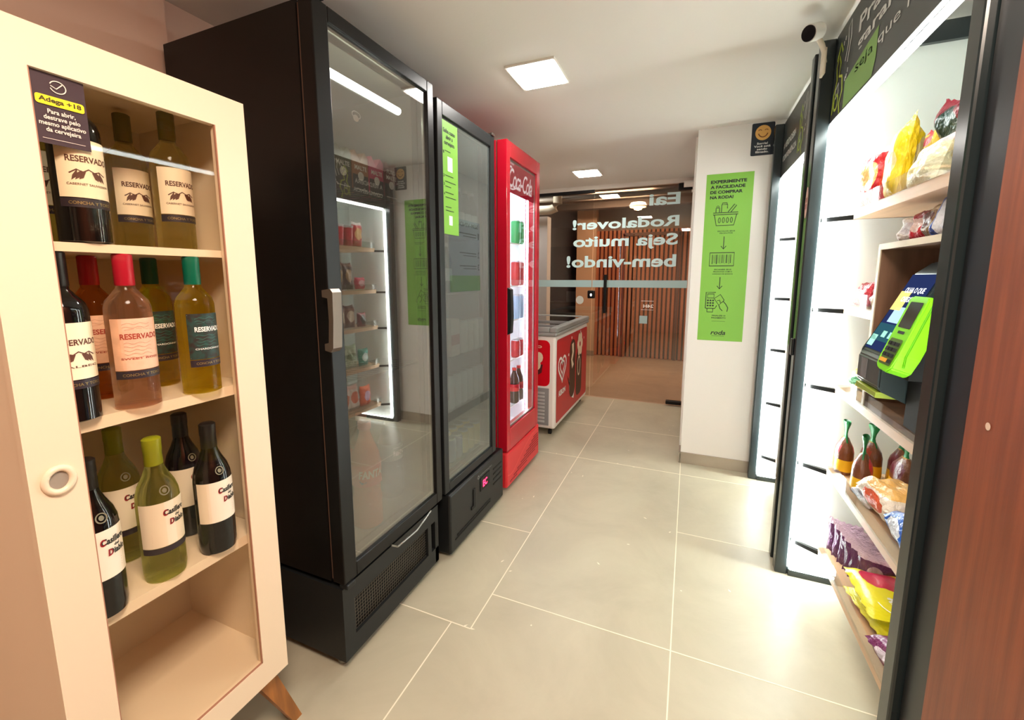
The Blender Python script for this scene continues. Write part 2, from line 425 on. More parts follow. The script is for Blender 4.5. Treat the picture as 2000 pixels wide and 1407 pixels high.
for xx in (-2.85, -2.1): link('leg', B((xx, xx+.04, 9.05, 9.09, 0, .72)), blacksat, cb)
tag(link('storage_box', B((-2.5, -2.2, 9.1, 9.4, .76, 1.0), bev=.01), mat('box_grey', (120, 124, 134), .5)), 'grey box on the dark table beyond the glass', 'box')

# ceiling lights
lampm = emis('lamp_panel', (255, 250, 244), 30)
for (cx, cy, lb) in ((-.70, 1.99, 'square flush ceiling light, the nearer of the two in the shop'), (-.905, 3.93, 'square flush ceiling light near the glass door')):
    t = thing('ceiling_light', lb, 'ceiling light', (cx, cy, CEIL-.012), 'flush ceiling lights')
    link('frame', B((cx-.115, cx+.115, cy-.125, cy+.125, CEIL-.010, CEIL)), white, t)
    link('diffuser', B((cx-.10, cx+.10, cy-.11, cy+.11, CEIL-.014, CEIL-.010)), lampm, t)
def area(name, loc, rot, size, sy, power, col):
    l = bpy.data.lights.new(name, 'AREA'); l.shape = 'RECTANGLE'; l.size = size; l.size_y = sy; l.energy = power; l.color = col
    o = bpy.data.objects.new(name, l); C.objects.link(o); o.location = loc; o.rotation_euler = rot
    return o
area('warm_ceiling_lamp', (.05, .05, 2.21), (0, 0, 0), .5, .5, 24, (1, .83, .68))
area('hall_lamp', (-.9, 6.0, 2.46), (0, 0, 0), .8, .5, 42, (1, .78, .58))
area('hall_left_fill', (-2.0, 4.85, 2.46), (0, 0, 0), .4, .4, 9, (.94, .96, 1))  # unseen neutral fill, added to brighten the white wall and pipe at hall left

# ------------------------------------------------------------------ wine cabinet
X0 = -.99
cab = thing('wine_cabinet', 'cream display cabinet with glass door and splayed wooden legs, full of wine', 'cabinet', (-1.18, .515, 0))
bm = B((-1.375, -1.01, .303, .321, .222, 1.70), (-1.375, -1.01, .709, .727, .222, 1.70), (-1.375, -1.01, .303, .727, 1.682, 1.70), (-1.375, -1.01, .303, .727, .222, .284))
link('carcass', bm, cream, cab)
link('back_panel', B((-1.375, -1.37, .321, .709, .284, 1.682)), mat('cab_back', (226, 212, 186), .5), cab)
for z, t in ((1.366, .016), (1.045, .024), (.652, .024)):
    link('shelf', B((-1.368, -1.012, .322, .708, z-t, z)), cream, cab)
d = link('door', B((X0-.018, X0, .298, .369, .222, 1.708), (X0-.018, X0, .661, .731, .222, 1.708), (X0-.018, X0, .369, .661, 1.640, 1.708), (X0-.018, X0, .369, .661, .222, .291)), cream, cab)
link('door_glass', B((X0-.012, X0-.008, .369, .661, .291, 1.64)), glass('cab_glass', .3, (253, 251, 247), .0), d)
bm = bmesh.new()
for a, b, c_, e in ((.369, .371, .291, 1.64), (.659, .661, .291, 1.64)): bx(bm, X0-.006, X0-.001, a, b, c_, e)
bx(bm, X0-.006, X0-.001, .369, .661, .291, .293)
link('glazing_bead', bm, mat('bead', (168, 120, 96), .5), d)
bm = bmesh.new(); N = 26
tube(bm, [(X0+.002, .334+.018*math.cos(2*PI*k/N), .957+.021*math.sin(2*PI*k/N)) for k in range(N)], .0055, 10, closed=True, ref=(1, 0, 0))
rg = link('ring_pull', bm, cream, d, smooth=True)
bm = bmesh.new(); FX(X0+.0006, .334, .957).disc(bm, 0, 0, .015, .018); link('finger_hole', bm, mat('hole', (150, 140, 128), .7), rg)
for sx, sy in ((-1, -1), (-1, 1), (1, -1), (1, 1)):
    tx, ty = (-1.045 if sx > 0 else -1.34), (.515+sy*.165)
    bxx, by = tx+sx*.022, ty+sy*.085
    bm = bmesh.new(); r0, r1 = .026, .013
    A = [bm.verts.new((tx+a*r0, ty+b*r0, .222)) for a, b in ((-1, -1), (1, -1), (1, 1), (-1, 1))]
    D = [bm.verts.new((bxx+a*r1, by+b*r1, 0)) for a, b in ((-1, -1), (1, -1), (1, 1), (-1, 1))]
    bm.faces.new(A); bm.faces.new(D)
    for i in range(4): bm.faces.new((A[i], A[(i+1) % 4], D[(i+1) % 4], D[i]))
    link('leg', bm, legwood, cab)
link('wire', tube(bmesh.new(), [(-1.366, .40+.3*t, 1.615-.05*math.sin(PI*t)+.02*t) for t in [i/12 for i in range(13)]], .002, 6), ink, cab)
ps = link('paper_strip', B((-1.369, -1.367, .515, .565, 1.40, 1.60)), mat('paper', (236, 232, 222), .6), cab)
# notice on the glass
nb = mat('notice', (62, 44, 50), .5)
bm = bmesh.new(); P = FX(X0-.0075, .0, 0.0); P.slab(bm, .3705, .440, 1.526, 1.639, .0006)
no = tag(link('door_notice', bm, nb), 'dark notice with yellow title stuck inside top corner of wine cabinet door', 'sign')
L = FX(X0-.006)
bm = bmesh.new(); L.rrect(bm, .375, .4365, 1.588, 1.603, .004); link('title_bar', bm, mat('yel', (252, 222, 40), .5), no)
bm = bmesh.new(); L.text(bm, 'Adega +18', .379, .4325, 1.5905, 1.6005, off=.035, l=.0012); link('title', bm, mat('olive_ink', (70, 62, 10), .5), no)
bm = bmesh.new(); L.text(bm, 'Para abrir,\ndestrave pelo\nmesmo aplicativo\nda cervejeira', .376, .435, 1.543, 1.582, off=.02)
link('lettering', bm, mat('notice_ink', (238, 222, 208), .5), no); bm = bmesh.new()
L.circ(bm, .405, 1.620, .010, .0095, .0014, 200, 520); L.stroke(bm, [(.396, 1.6205), (.403, 1.617), (.411, 1.626)], .0014); L.stroke(bm, [(.378, 1.534), (.432, 1.534)], .0007)
link('logo', bm, mat('notice_ink', (238, 222, 208), .5), no)

# ------------------------------------------------------------------ wine bottles (label faces +x)
def bottle_profile(kind):
    if kind == 'bord': return [(0, .004), (.030, 0), (.0365, .003), (.0368, .185), (.0365, .20), (.033, .214), (.024, .226), (.0155, .238), (.0142, .25), (.0142, .298), (0, .30)]
    return [(0, .012), (.026, .0), (.0355, .003), (.0385, .02), (.0385, .175), (.037, .195), (.032, .213), (.023, .232), (.0165, .25), (.0145, .268), (.0145, .308), (0, .31)]
def curved_patch(bm, r, half, z0, z1, n=16):
    a = [bm.verts.new((r*math.cos(t), r*math.sin(t), z0)) for t in [(-half + 2*half*i/n)/r for i in range(n+1)]]
    b = [bm.verts.new((r*math.cos(t), r*math.sin(t), z1)) for t in [(-half + 2*half*i/n)/r for i in range(n+1)]]
    for i in range(n): bm.faces.new((a[i], a[i+1], b[i+1], b[i]))
    return bm
wine_g = liquid('white_wine', (236, 230, 176)); wine_y = liquid('yellow_wine', (240, 226, 96)); wine_r = liquid('rose_wine', (248, 222, 204)); wine_a = liquid('amber_wine', (236, 178, 104)); wine_c = liquid('pale_green_wine', (232, 236, 170))
wine_d = mat('red_wine_glass', (14, 12, 12), .06, spec=.6)
labc = mat('label_cream', (240, 226, 196), .55); labp = mat('label_pink', (238, 190, 160), .55, var=.08, vscale=40); labw = mat('label_white', (240, 228, 208), .55)
labd = mat('label_dark', (46, 36, 32), .5, var=.6, vscale=90, rgb2=(34, 66, 60)); bandd = mat('band_dark', (44, 34, 42), .5); brownink = mat('brown_ink', (92, 54, 40), .6); goldink = mat('gold_ink', (150, 130, 84), .4, metal=.6)
redink = mat('red_ink', (140, 30, 36), .6)
def capmat(c): return mat('cap_%d_%d_%d' % c, c, .35)
def reservado(loc, rz, wine, cap, lab, label, inkm=brownink, variety='CABERNET SAUVIGNON', half=.044, mount=True):
    t = thing('wine_bottle', label, 'wine bottle', loc, 'bottles in the wine cabinet')
    link('glass_body', lathe(bmesh.new(), bottle_profile('bord'), 36), wine, t, local=True, smooth=True)
    link('capsule', lathe(bmesh.new(), [(.0150, .243), (.0158, .245), (.0158, .302), (.013, .3045), (0, .3045)], 28), capmat(cap), t, local=True, smooth=True)
    l = link('paper_label', curved_patch(bmesh.new(), .0374, half, .079, .180), lab, t, local=True, smooth=True)
    D = Pl((0, 0, 0), (0, 1, 0), (0, 0, 1), lift=.0378-.0374)
    bm = bmesh.new(); D.text(bm, 'RESERVADO', -half*.66, half*.80, .140, .151, off=.03); D.text(bm, variety, -half*.7, half*.7, .100, .104)
    D.stroke(bm, [(-half*.95, .177), (half*.95, .177)], .0007); D.stroke(bm, [(-half*.95, .082), (half*.95, .082)], .0007)
    wrapx(bm, .0374); link('lettering', bm, inkm, l, local=True)
    if mount:
        bm = bmesh.new()
        for s in (-1, 1):
            for k in range(3): D.poly(bm, [(s*.004+s*k*.0055, .124+.002*k), (s*(.010+.006*k), .125-.004*k), (s*(.014+.005*k), .110-.001*k), (s*(.008+.004*k), .113+.001*k)])
        D.stroke(bm, [(-.026, .120), (-.016, .127), (-.008, .123), (0, .1285), (.008, .124), (.016, .127), (.026, .121)], .0022)
        wrapx(bm, .0374); link('mountain_print', bm, brownink, l, local=True)
    else:
        bm = bmesh.new()
        D.stroke(bm, [(-.022, .158), (-.012, .1595), (0, .161), (.012, .158), (.024, .1575)], .0006)
        for k in range(7): D.stroke(bm, [(-.025+.004*i, (.170 if k > 4 else .132)-.007*(k % 5)+.0016*math.sin(i*1.3+k)) for i in range(12)], .0007)
        wrapx(bm, .0374); link('line_print', bm, mat('faint_ink', (196, 140, 116), .6) if lab is labp else mat('teal_ink', (64, 118, 108), .6), l, local=True)
    b2 = link('band', curved_patch(bmesh.new(), .0375, half, .062, .0775), bandd, t, local=True, smooth=True)
    bm = bmesh.new(); D.text(bm, 'CONCHA Y TORO', -half*.72, half*.72, .067, .0725, off=.02, l=.0004); wrapx(bm, .0375); link('lettering', bm, goldink, b2, local=True)
    t.rotation_euler = (0, 0, rz); return t
def casillero(loc, rz, wine, cap, label, band=True):
    t = thing('wine_bottle', label, 'wine bottle', loc, 'bottles in the wine cabinet')
    link('glass_body', lathe(bmesh.new(), bottle_profile('burg'), 36), wine, t, local=True, smooth=True)
    link('capsule', lathe(bmesh.new(), [(.0155, .255), (.0163, .257), (.0158, .285), (.0166, .287), (.0166, .312), (.013, .315), (0, .315)], 28), capmat(cap), t, local=True, smooth=True)
    l = link('paper_label', curved_patch(bmesh.new(), .0391, .052, .082, .180), labw, t, local=True, smooth=True)
    D = Pl((0, 0, 0), (0, 1, 0), (0, 0, 1), lift=.0004)
    bm = bmesh.new(); D.text(bm, 'Casillero', -.006, .038, .150, .163, off=.04, shear=.1); D.text(bm, 'del', .014, .024, .1415, .1475, off=.03); D.text(bm, 'Diablo', .003, .037, .127, .1395, off=.04, shear=.1)
    wrapx(bm, .0391); link('lettering', bm, ink, l, local=True)
    bm = bmesh.new(); D.text(bm, 'C', -.0075, .0005, .1495, .1635, off=.04, shear=.1, l=.0008); D.text(bm, 'D', .0022, .0105, .1265, .140, off=.04, shear=.1, l=.0008)
    for k in range(4): D.stroke(bm, [(-.03, .112-.005*k), (.026, .112-.005*k)], .0005)
    wrapx(bm, .0391); link('red_initials', bm, redink, l, local=True)
    if band: link('band', curved_patch(bmesh.new(), .0392, .052, .068, .081), bandd, t, local=True, smooth=True)
    # embossed crest on the shoulder
    bm = bmesh.new(); P_ = Pl((.0368, 0, .205), (0, 1, 0), (-.35, 0, 1))
    P_.circ(bm, 0, 0, .008, .009, .0022); P_.disc(bm, 0, 0, .004, .005); link('crest', bm, mat('crest', (120, 116, 96), .4), t, local=True)
    t.rotation_euler = (0, 0, rz); return t
Z1, Z2, Z3 = 1.3665, 1.0455, .6525
wg = capmat
reservado((-1.108, .628, Z1), -.05, wine_g, (110, 106, 24), labc, 'tall pale white wine with olive cap on top shelf, nearest the hinge side')
reservado((-1.209, .594, Z1), .0, wine_g, (104, 100, 26), labc, 'pale white wine with olive cap in back row of top shelf')
reservado((-1.04, .435, Z1), .0, wine_d, (50, 18, 24), labc, 'dark red wine on top shelf behind the dark notice')
reservado((-1.20, .445, Z1), .0, wine_c, (104, 100, 26), labc, 'pale bottle half hidden behind the red wine on the top shelf')
reservado((-1.022, .600, Z2), .05, wine_y, (0, 104, 82), labd, 'yellow wine with green cap and dark label on middle shelf', whiteink, 'CHARDONNAY', .040, False)
reservado((-1.025, .478, Z2), -.1, wine_r, (176, 24, 48), labp, 'rose wine with crimson cap and pink label on middle shelf', mat('rose_ink', (160, 60, 44), .6), 'SWEET ROSE', .045, False)
reservado((-1.175, .487, Z2), .05, wine_a, (176, 20, 34), labp, 'amber wine with red cap behind the rose bottle', mat('rose_ink', (160, 60, 44), .6), 'SWEET ROSE', .045, False)
reservado((-1.028, .381, Z2), .05, wine_d, (20, 16, 18), labc, 'dark malbec bottle cut by left stile of door, middle shelf', brownink, 'MALBEC')
reservado((-1.18, .600, Z2), .05, wine_y, (10, 84, 70), labd, 'yellow wine with dark green cap half hidden behind the rose bottle', whiteink, 'CHARDONNAY', .040, False)
casillero((-1.040, .497, Z3), -.12, wine_c, (140, 146, 20), 'clear green-tinted white wine with lime cap, front of lowest filled shelf')
casillero((-1.027, .603, Z3), -.12, wine_d, (22, 18, 20), 'dark red wine with black cap at right front of lowest filled shelf', False)
casillero((-1.190, .497, Z3), -.05, wine_c, (140, 146, 20), 'white wine with lime cap standing in back row of lowest filled shelf')
casillero((-1.165, .620, Z3), .0, wine_d, (24, 22, 34), 'dark red wine with black cap in back row of lowest filled shelf', False)
casillero((-1.030, .383, Z3), .0, wine_d, (22, 18, 20), 'dark red wine cut off by left stile of door, lowest filled shelf', False)

# ------------------------------------------------------------------ coolers
def wire_shelf(parent, x0, x1, y0, y1, z, m):
    bm = bmesh.new()
    bx(bm, x0, x0+.006, y0, y1, z-.006, z); bx(bm, x1-.006, x1, y0, y1, z-.008, z)
    n = max(6, int((y1-y0)/.028))
    for i in range(n+1):
        y = y0 + (y1-y0)*i/n; bx(bm, x0, x1, y-.0015, y+.0015, z-.003, z)
    return link('wire_shelf', bm, m, parent)
def cooler(name, label, y0, y1, xf, xb, zt, zd, g, body, doorm, innerm, glassm, shelves, shelfm, loc, fw=.05):
    """y0..y1 door width, xf door face, zd door bottom, g = glass opening (ya, yb, za, zb)"""
    t = thing(name, label, 'refrigerator', loc)
    b = .035; xd = xf - fw
    bm = B((xb, xb+b, y0+b, y1-b, zd, zt), (xb, xd-.008, y0, y0+b, zd, zt), (xb, xd-.008, y1-b, y1, zd, zt), (xb+b, xd-.008, y0+b, y1-b, zt-b, zt), (xb+b, xd-.008, y0+b, y1-b, zd-.01, zd+b))
    link('body', bm, body, t)
    e = .004
    bm = B((xb+b, xb+b+e, y0+b, y1-b, zd+b, zt-b), (xb+b, xd-.03, y0+b, y0+b+e, zd+b, zt-b), (xb+b, xd-.03, y1-b-e, y1-b, zd+b, zt-b), (xb+b, xd-.03, y0+b, y1-b, zt-b-e, zt-b), (xb+b, xd-.03, y0+b, y1-b, zd+b, zd+b+e))
    link('liner', bm, innerm, t)
    ya, yb, za, zb = g
    D = link('door', B((xd, xf, y0, ya, zd, zt), (xd, xf, yb, y1, zd, zt), (xd, xf, ya, yb, zd, za), (xd, xf, ya, yb, zb, zt), bev=.003), doorm, t)
    link('glass_pane', B((xf-.014, xf-.010, ya, yb, za, zb)), glassm, D)
    link('inner_frame', B((xf-.022, xf-.015, ya, ya+.01, za, zb), (xf-.022, xf-.015, yb-.012, yb, za, zb), (xf-.022, xf-.015, ya, yb, za, za+.012), (xf-.022, xf-.015, ya, yb, zb-.01, zb)), mat('spacer', (176, 172, 160), .35, metal=.6), D)
    link('gasket', B((xd-.008, xd, y0+.006, y0+.02, zd+.006, zt-.006), (xd-.008, xd, y1-.02, y1-.006, zd+.006, zt-.006), (xd-.008, xd, y0+.02, y1-.02, zd+.006, zd+.02), (xd-.008, xd, y0+.02, y1-.02, zt-.02, zt-.006)), mat('gasket_rubber', (110, 82, 66), .5), D)
    for z in shelves: wire_shelf(t, xb+.06, xd-.03, y0+b+.006, y1-b-.006, z, shelfm)
    return t, D
gf1 = glass('cooler_glass_dark', 2.1, (220, 214, 206), .11, haze=.07, hz=(150, 146, 138))
gf2 = glass('cooler_glass_mid', 1.6, (205, 214, 212), .05, haze=.14, hz=(170, 180, 178))
gf3 = glass('cooler_glass_clear', 1.0, (245, 248, 250), .02)
f1, D1 = cooler('tall_cooler', 'tallest black glass-door cooler, beside the wine cabinet', .935, 1.52, -.972, -1.62, 2.055, .32, (.99, 1.478, .368, 2.012), black, black,
                mat('liner_dark', (118, 114, 106), .6), gf1, (.95, 1.60), blacksat, (-1.3, 1.22, 0))
# base with mesh grille
bm = B((-1.60, -1.0, .935, .955, .035, .30), (-1.60, -1.58, .955, 1.48, .035, .30), (-1.60, -1.0, 1.48, 1.50, .035, .30), (-1.58, -1.0, .955, 1.48, .28, .30),
       (-1.0, -.985, .935, 1.50, .235, .30), (-1.0, -.985, .935, 1.50, .035, .105), (-1.0, -.985, .935, .985, .105, .235), (-1.0, -.985, 1.42, 1.445, .105, .235), (-1.0, -.985, 1.475, 1.50, .035, .235))
bs = link('base', bm, blacksat, f1)
bm = bmesh.new()
for i in range(36): bx(bm, -.9975, -.9965, .985+.0121*i, .9862+.0121*i, .105, .235)
for i in range(11): bx(bm, -.9975, -.9965, .985, 1.42, .105+.0125*i, .1062+.0125*i)
link('mesh_grille', bm, mat('mesh_metal', (120, 112, 100), .35, metal=.7), bs)
link('recess', B((-1.03, -1.02, .955, 1.48, .04, .28)), darkgap, bs)
for x, y in ((-1.03, .97), (-1.03, 1.46), (-1.55, .97), (-1.55, 1.46)): link('foot', lathe(bmesh.new(), [(0, 0), (.02, 0), (.02, .012), (.01, .014), (.01, .04), (0, .04)], 12, (x, y, 0)), steel, f1)
# bracket handle
bm = bmesh.new()
hp = [(-.972, 1.268), (-.940, 1.272), (-.932, 1.262), (-.934, 1.18), (-.940, 1.10), (-.95, 1.088), (-.972, 1.092), (-.972, 1.112), (-.956, 1.116), (-.951, 1.18), (-.952, 1.245), (-.972, 1.248)]
prism(bm, hp, 'y', .912, .946)
link('door_handle', bm, mat('handle_metal', (104, 92, 82), .3, metal=.6), D1)
bm = bmesh.new(); tube(bm, [(-.968, 1.16, .322), (-.955, 1.18, .308), (-.955, 1.30, .302), (-.968, 1.42, .318)], .004, 8)
link('lock_wire', bm, steel, D1)
for z in (.302, 2.056): link('hinge', B((-1.0, -.965, .938, .975, z, z+.016), bev=.003), blacksat, D1)
link('tube_light', tube(bmesh.new(), [(-1.05, 1.03, 1.925), (-1.05, 1.40, 1.925)], .013, 12), emis('cool_tube', (214, 238, 236), 11), f1, smooth=True)
bm = bmesh.new(); D_ = FX(-.985)
D_.circ(bm, 1.10, 1.805, .018, .010, .003); D_.disc(bm, 1.098, 1.795, .012, .010)
link('vent_mark', bm, mat('smudge', (190, 188, 180), .6), D1)
link('temperature_label', B((-1.585, -1.583, .98, 1.10, 1.0, 1.1)), white, f1)

f2, D2 = cooler('beer_cooler', 'black glass-door cooler with lime leaflet, between tallest cooler and red one', 1.545, 2.09, -.972, -1.60, 2.02, .325, (1.585, 2.045, .365, 1.965), black, blacksat,
                mat('liner_grey', (170, 176, 176), .6), gf2, (.40, .67, .925, 1.23, 1.50), steel, (-1.3, 1.82, 0))
bs = link('base', B((-1.58, -.957, 1.56, 2.16, .02, .315), bev=.01), blacksat, f2)
bm = bmesh.new()
for k in range(4): bx(bm, -.958, -.9545, 2.02, 2.13, .15+.03*k, .158+.03*k)
bx(bm, -.958, -.9545, 1.62, 1.98, .085, .094); bx(bm, -.958, -.9545, 1.60, 1.98, .075, .08)
link('vent_slot', bm, darkgap, bs)
bm = bmesh.new(); bx(bm, -.957, -.953, 1.86, 1.97, .19, .262, bev=.001); dp = link('display', bm, darkgap, bs)
bm = bmesh.new(); FX(-.9527).text(bm, 'EC', 1.885, 1.935, .205, .242, off=.02); link('digits', bm, emis('led_red', (255, 30, 60), 7), dp)
bm = bmesh.new(); FX(-.9565).text(bm, 'REFRIGERAÇÃO', 1.86, 2.0, .272, .284); FX(-.9565).circ(bm, 1.84, .278, .008, .008, .004); link('maker_mark', bm, mat('mark_grey', (140, 140, 138), .5), bs)
bm = bmesh.new(); bx(bm, -.957, -.952, 1.78, 1.80, .14, .24); bx(bm, -.957, -.952, 1.76, 1.78, .14, .155); link('latch_mark', bm, darkgap, bs)
link('hinge', B((-1.0, -.965, 2.05, 2.085, 2.021, 2.034), bev=.003), steel, D2)
# leaflet on the glass
bm = bmesh.new(); FX(-.9815).slab(bm, 1.590, 1.722, 1.49, 1.955, .0006)
lf = tag(link('green_leaflet', bm, green), 'lime green instruction leaflet on glass of the middle black cooler', 'leaflet')
P = FX(-.9807); bm = bmesh.new()
P.text(bm, 'Saiba como\nabrir a\ncervejeira', 1.603, 1.700, 1.855, 1.925, off=.02)
for k, z in enumerate((1.835, 1.735, 1.71, 1.69, 1.665, 1.645, 1.605, 1.59)): P.stroke(bm, [(1.612, z), (1.66+.04*((k*7) % 3)/2, z)], .003)
for k, z in enumerate((1.83, 1.735, 1.70, 1.66)): P.text(bm, str(k+1), 1.600, 1.607, z-.008, z+.004, off=.03)
link('lettering', bm, ink, lf)
bm = bmesh.new(); P.slab(bm, 1.635, 1.675, 1.755, 1.815, .0002); P.slab(bm, 1.64, 1.668, 1.53, 1.57, .0002); link('white_panel', bm, whiteink, lf)

f3, D3 = cooler('drinks_cooler', 'narrow red branded cooler with bright white interior', 2.215, 2.765, -.955, -1.58, 2.05, .265, (2.262, 2.712, .395, 1.965), red, red,
                mat('liner_white', (238, 240, 242), .5), gf3, (.46, .77, 1.03, 1.25, 1.52), white, (-1.3, 2.5, 0), fw=.06)
bm = bmesh.new(); bx(bm, -1.55, -.957, 2.215, 2.80, .03, .255, bev=.012)
bs = link('base', bm, mat('red_plastic', (214, 44, 52), .35), f3)
bm = bmesh.new(); P = FX(-.9568)
for r in range(9):
    for c_ in range(26):
        u = 2.26+.02*c_; v = .055+.017*r
        if v < .06+.17*((u-2.26)/.52)**1.2 and v > .045+.05*((u-2.26)/.52): P.rrect(bm, u, u+.013, v, v+.009, .003)
link('vent_slot', bm, mat('vent_dark', (96, 10, 20), .6), bs)
bm = bmesh.new(); P.stroke(bm, [(2.225+.03*i, .15 + .085/(1+math.exp(-(i-10)/2.2)) - .05*math.exp(-((i-2)/4)**2)) for i in range(19)], .006); link('curved_rib', bm, mat('red_light', (232, 84, 84), .4), bs)
bm = bmesh.new(); prism(bm, [(-.955, 1.245), (-.935, 1.235), (-.93, 1.08), (-.935, .985), (-.955, .975)], 'y', 2.218, 2.255); link('door_handle', bm, blacksat, D3)
bm = bmesh.new(); bx(bm, -.985, -.975, 2.262, 2.712, 1.79, 1.965); sg = link('sign_panel', bm, emis('sign_red', (170, 26, 46), .55), D3)
bm = bmesh.new(); P = FX(-.974)
P.text(bm, 'Coca-Cola', 2.285, 2.665, 1.815, 1.925, off=.006, shear=.42, space=.86)
P.stroke(bm, [(2.29+.016*i, 1.812-.008*math.sin(i*.55)+.0012*i) for i in range(12)], .008); P.circ(bm, 2.315, 1.875, .03, .055, .010, 60, 300)
P.text(bm, 'GELADA', 2.29, 2.36, 1.942, 1.954)
link('lettering', bm, emis('sign_white', (250, 220, 214), .6), sg)
ledw = emis('cooler_led', (232, 244, 255), 26)
link('led_strip', B((-1.03, -1.02, 2.252, 2.262, .32, 1.95), (-1.03, -1.02, 2.716, 2.726, .32, 1.95)), ledw, f3)
link('led_tube', B((-1.3, -1.06, 2.30, 2.68, 1.995, 2.003)), emis('cooler_top_led', (232, 244, 255), 9), f3)

# --- goods inside the coolers
def can_mat(name, c1, c2, c3=(200, 200, 205)):
    return film(name, c1, c2, c3, rough=.3, ell=(.9, .5, .35, .22), band=.95, crumple=0)
def make_can(loc, m, label, cat='can', r=.031, h=.122, name='drink_can', group=None):
    t = thing(name, label, cat, loc, group)
    link('can_body', lathe(bmesh.new(), [(0, .004), (r*.75, 0), (r*.85, .002), (r, .012), (r, h-.014), (r*.82, h-.003), (r*.80, h)], 20), m, t, local=True, smooth=True)
    link('lid', lathe(bmesh.new(), [(r*.80, h), (r*.74, h-.003), (0, h-.003)], 20), steel, t, local=True, smooth=True)
    return t
def make_bottle(loc, glassm, labm, capm, label, h=.24, r=.03, group=None, name='drink_bottle', lz=(.35, .55)):
    t = thing(name, label, 'bottle', loc, group)
    link('bottle_body', lathe(bmesh.new(), [(0, .004), (r*.8, 0), (r, .008), (r, h*.28), (r*.93, h*.32), (r*.93, h*.55), (r, h*.60), (r*.9, h*.70), (r*.5, h*.84), (r*.38, h*.90), (r*.38, h*.95), (0, h*.95)], 24), glassm, t, local=True, smooth=True)
    link('cap', lathe(bmesh.new(), [(r*.40, h*.93), (r*.45, h*.935), (r*.45, h), (0, h)], 16), capm, t, local=True, smooth=True)
    link('bottle_label', lathe(bmesh.new(), [(r*1.02, h*lz[0]), (r*1.02, h*lz[1])], 24), labm, t, local=True, smooth=True)
    return t
# big soda bottles in the tallest cooler
orange_liq = mat('orange_soda', (226, 112, 58), .25, spec=.5); clearpet = liquid('clear_pet', (206, 214, 200), .6); orange_lab = mat('orange_label', (240, 88, 40), .4); greyorange = liquid('pale_orange_pet', (226, 170, 136), .55)
b = make_bottle((-1.10, 1.195, .360), orange_liq, orange_lab, capmat((232, 90, 40)), 'large orange soda bottle standing at bottom of tallest cooler', .41, .054, 'soda bottles at the bottom of the tallest cooler', lz=(.42, .62))
bm = bmesh.new(); D = Pl((0, 0, 0), (0, 1, 0), (0, 0, 1)); D.text(bm, 'FANTA', -.050, .046, .205, .235, off=.04, shear=.1); wrapx(bm, .0556); link('lettering', bm, whiteink, b, local=True)
bm = bmesh.new(); D.poly(bm, [(-.05, .198), (-.02, .192), (.03, .198), (.052, .215), (.05, .190), (-.04, .183)], l=.0004); wrapx(bm, .0556); link('blue_swoosh', bm, mat('blueink', (40, 44, 96), .5), b, local=True)
b.rotation_euler = (0, 0, -.45)
Dm = Pl((0, 0, 0), (0, -1, 0), (0, 0, 1), lift=-.0008)
for (loc, gm, lm, lab) in (((-1.24, 1.33, .360), greyorange, orange_lab, 'orange labelled soda bottle behind the orange one in tallest cooler'), ((-1.16, 1.41, .360), clearpet, mat('clear_label', (150, 156, 140), .5), 'colourless soda bottle at the far side of tallest cooler')):
    b = make_bottle(loc, gm, lm, capmat((220, 120, 90)) if gm is greyorange else capmat((120, 120, 110)), lab, .38, .050, 'soda bottles at the bottom of the tallest cooler', lz=(.45, .64))
    bm = bmesh.new(); Dm.text(bm, 'põe!', -.034, .034, .185, .215, off=.03); Dm.text(bm, 'que sem', -.034, .034, .222, .229); wrapx(bm, .0518); link('lettering', bm, whiteink, b, local=True)
# beer multipacks
pk = [(1.165, (72, 80, 40), 'olive and gold'), (1.25, (168, 110, 60), 'tan brown'), (1.335, (214, 52, 108), 'bright pink'), (1.42, (112, 26, 36), 'dark red')]
for k, (y, c, cn) in enumerate(pk):
    t = thing('beer_multipack', cn + ' and black beer multipack on top shelf of tallest cooler', 'multipack', (-1.17, y, 1.6005), 'beer multipacks in the tallest cooler')
    w_ = .080; bm = bmesh.new()
    pts = [(y-w_/2, 1.601), (y+w_/2, 1.601), (y+w_/2, 1.735), (y+w_*.3, 1.75), (y, 1.715), (y-w_*.3, 1.75), (y-w_/2, 1.735)]
    prism(bm, pts, 'x', -1.24, -1.112)
    link('carton', bm, mat('pack_%d' % k, c, .45), t)
    link('black_band', B((-1.1119, -1.111, y-w_/2+.002, y+w_/2-.002, 1.602, 1.668)), mat('pack_black', (26, 24, 24), .45), t)
    P = FX(-1.1106); bm = bmesh.new(); P.disc(bm, y, 1.664, .015, .015); link('round_logo', bm, whiteink, t)
    bm = bmesh.new(); P.text(bm, 'PURO\nMALTE' if k == 3 else 'MALTE', y-.03, y+.03, 1.684, 1.722 if k == 3 else 1.70, off=.03); P.stroke(bm, [(y-.03, 1.617), (y+.03, 1.617)], .004, l=.0002); link('lettering', bm, whiteink, t)
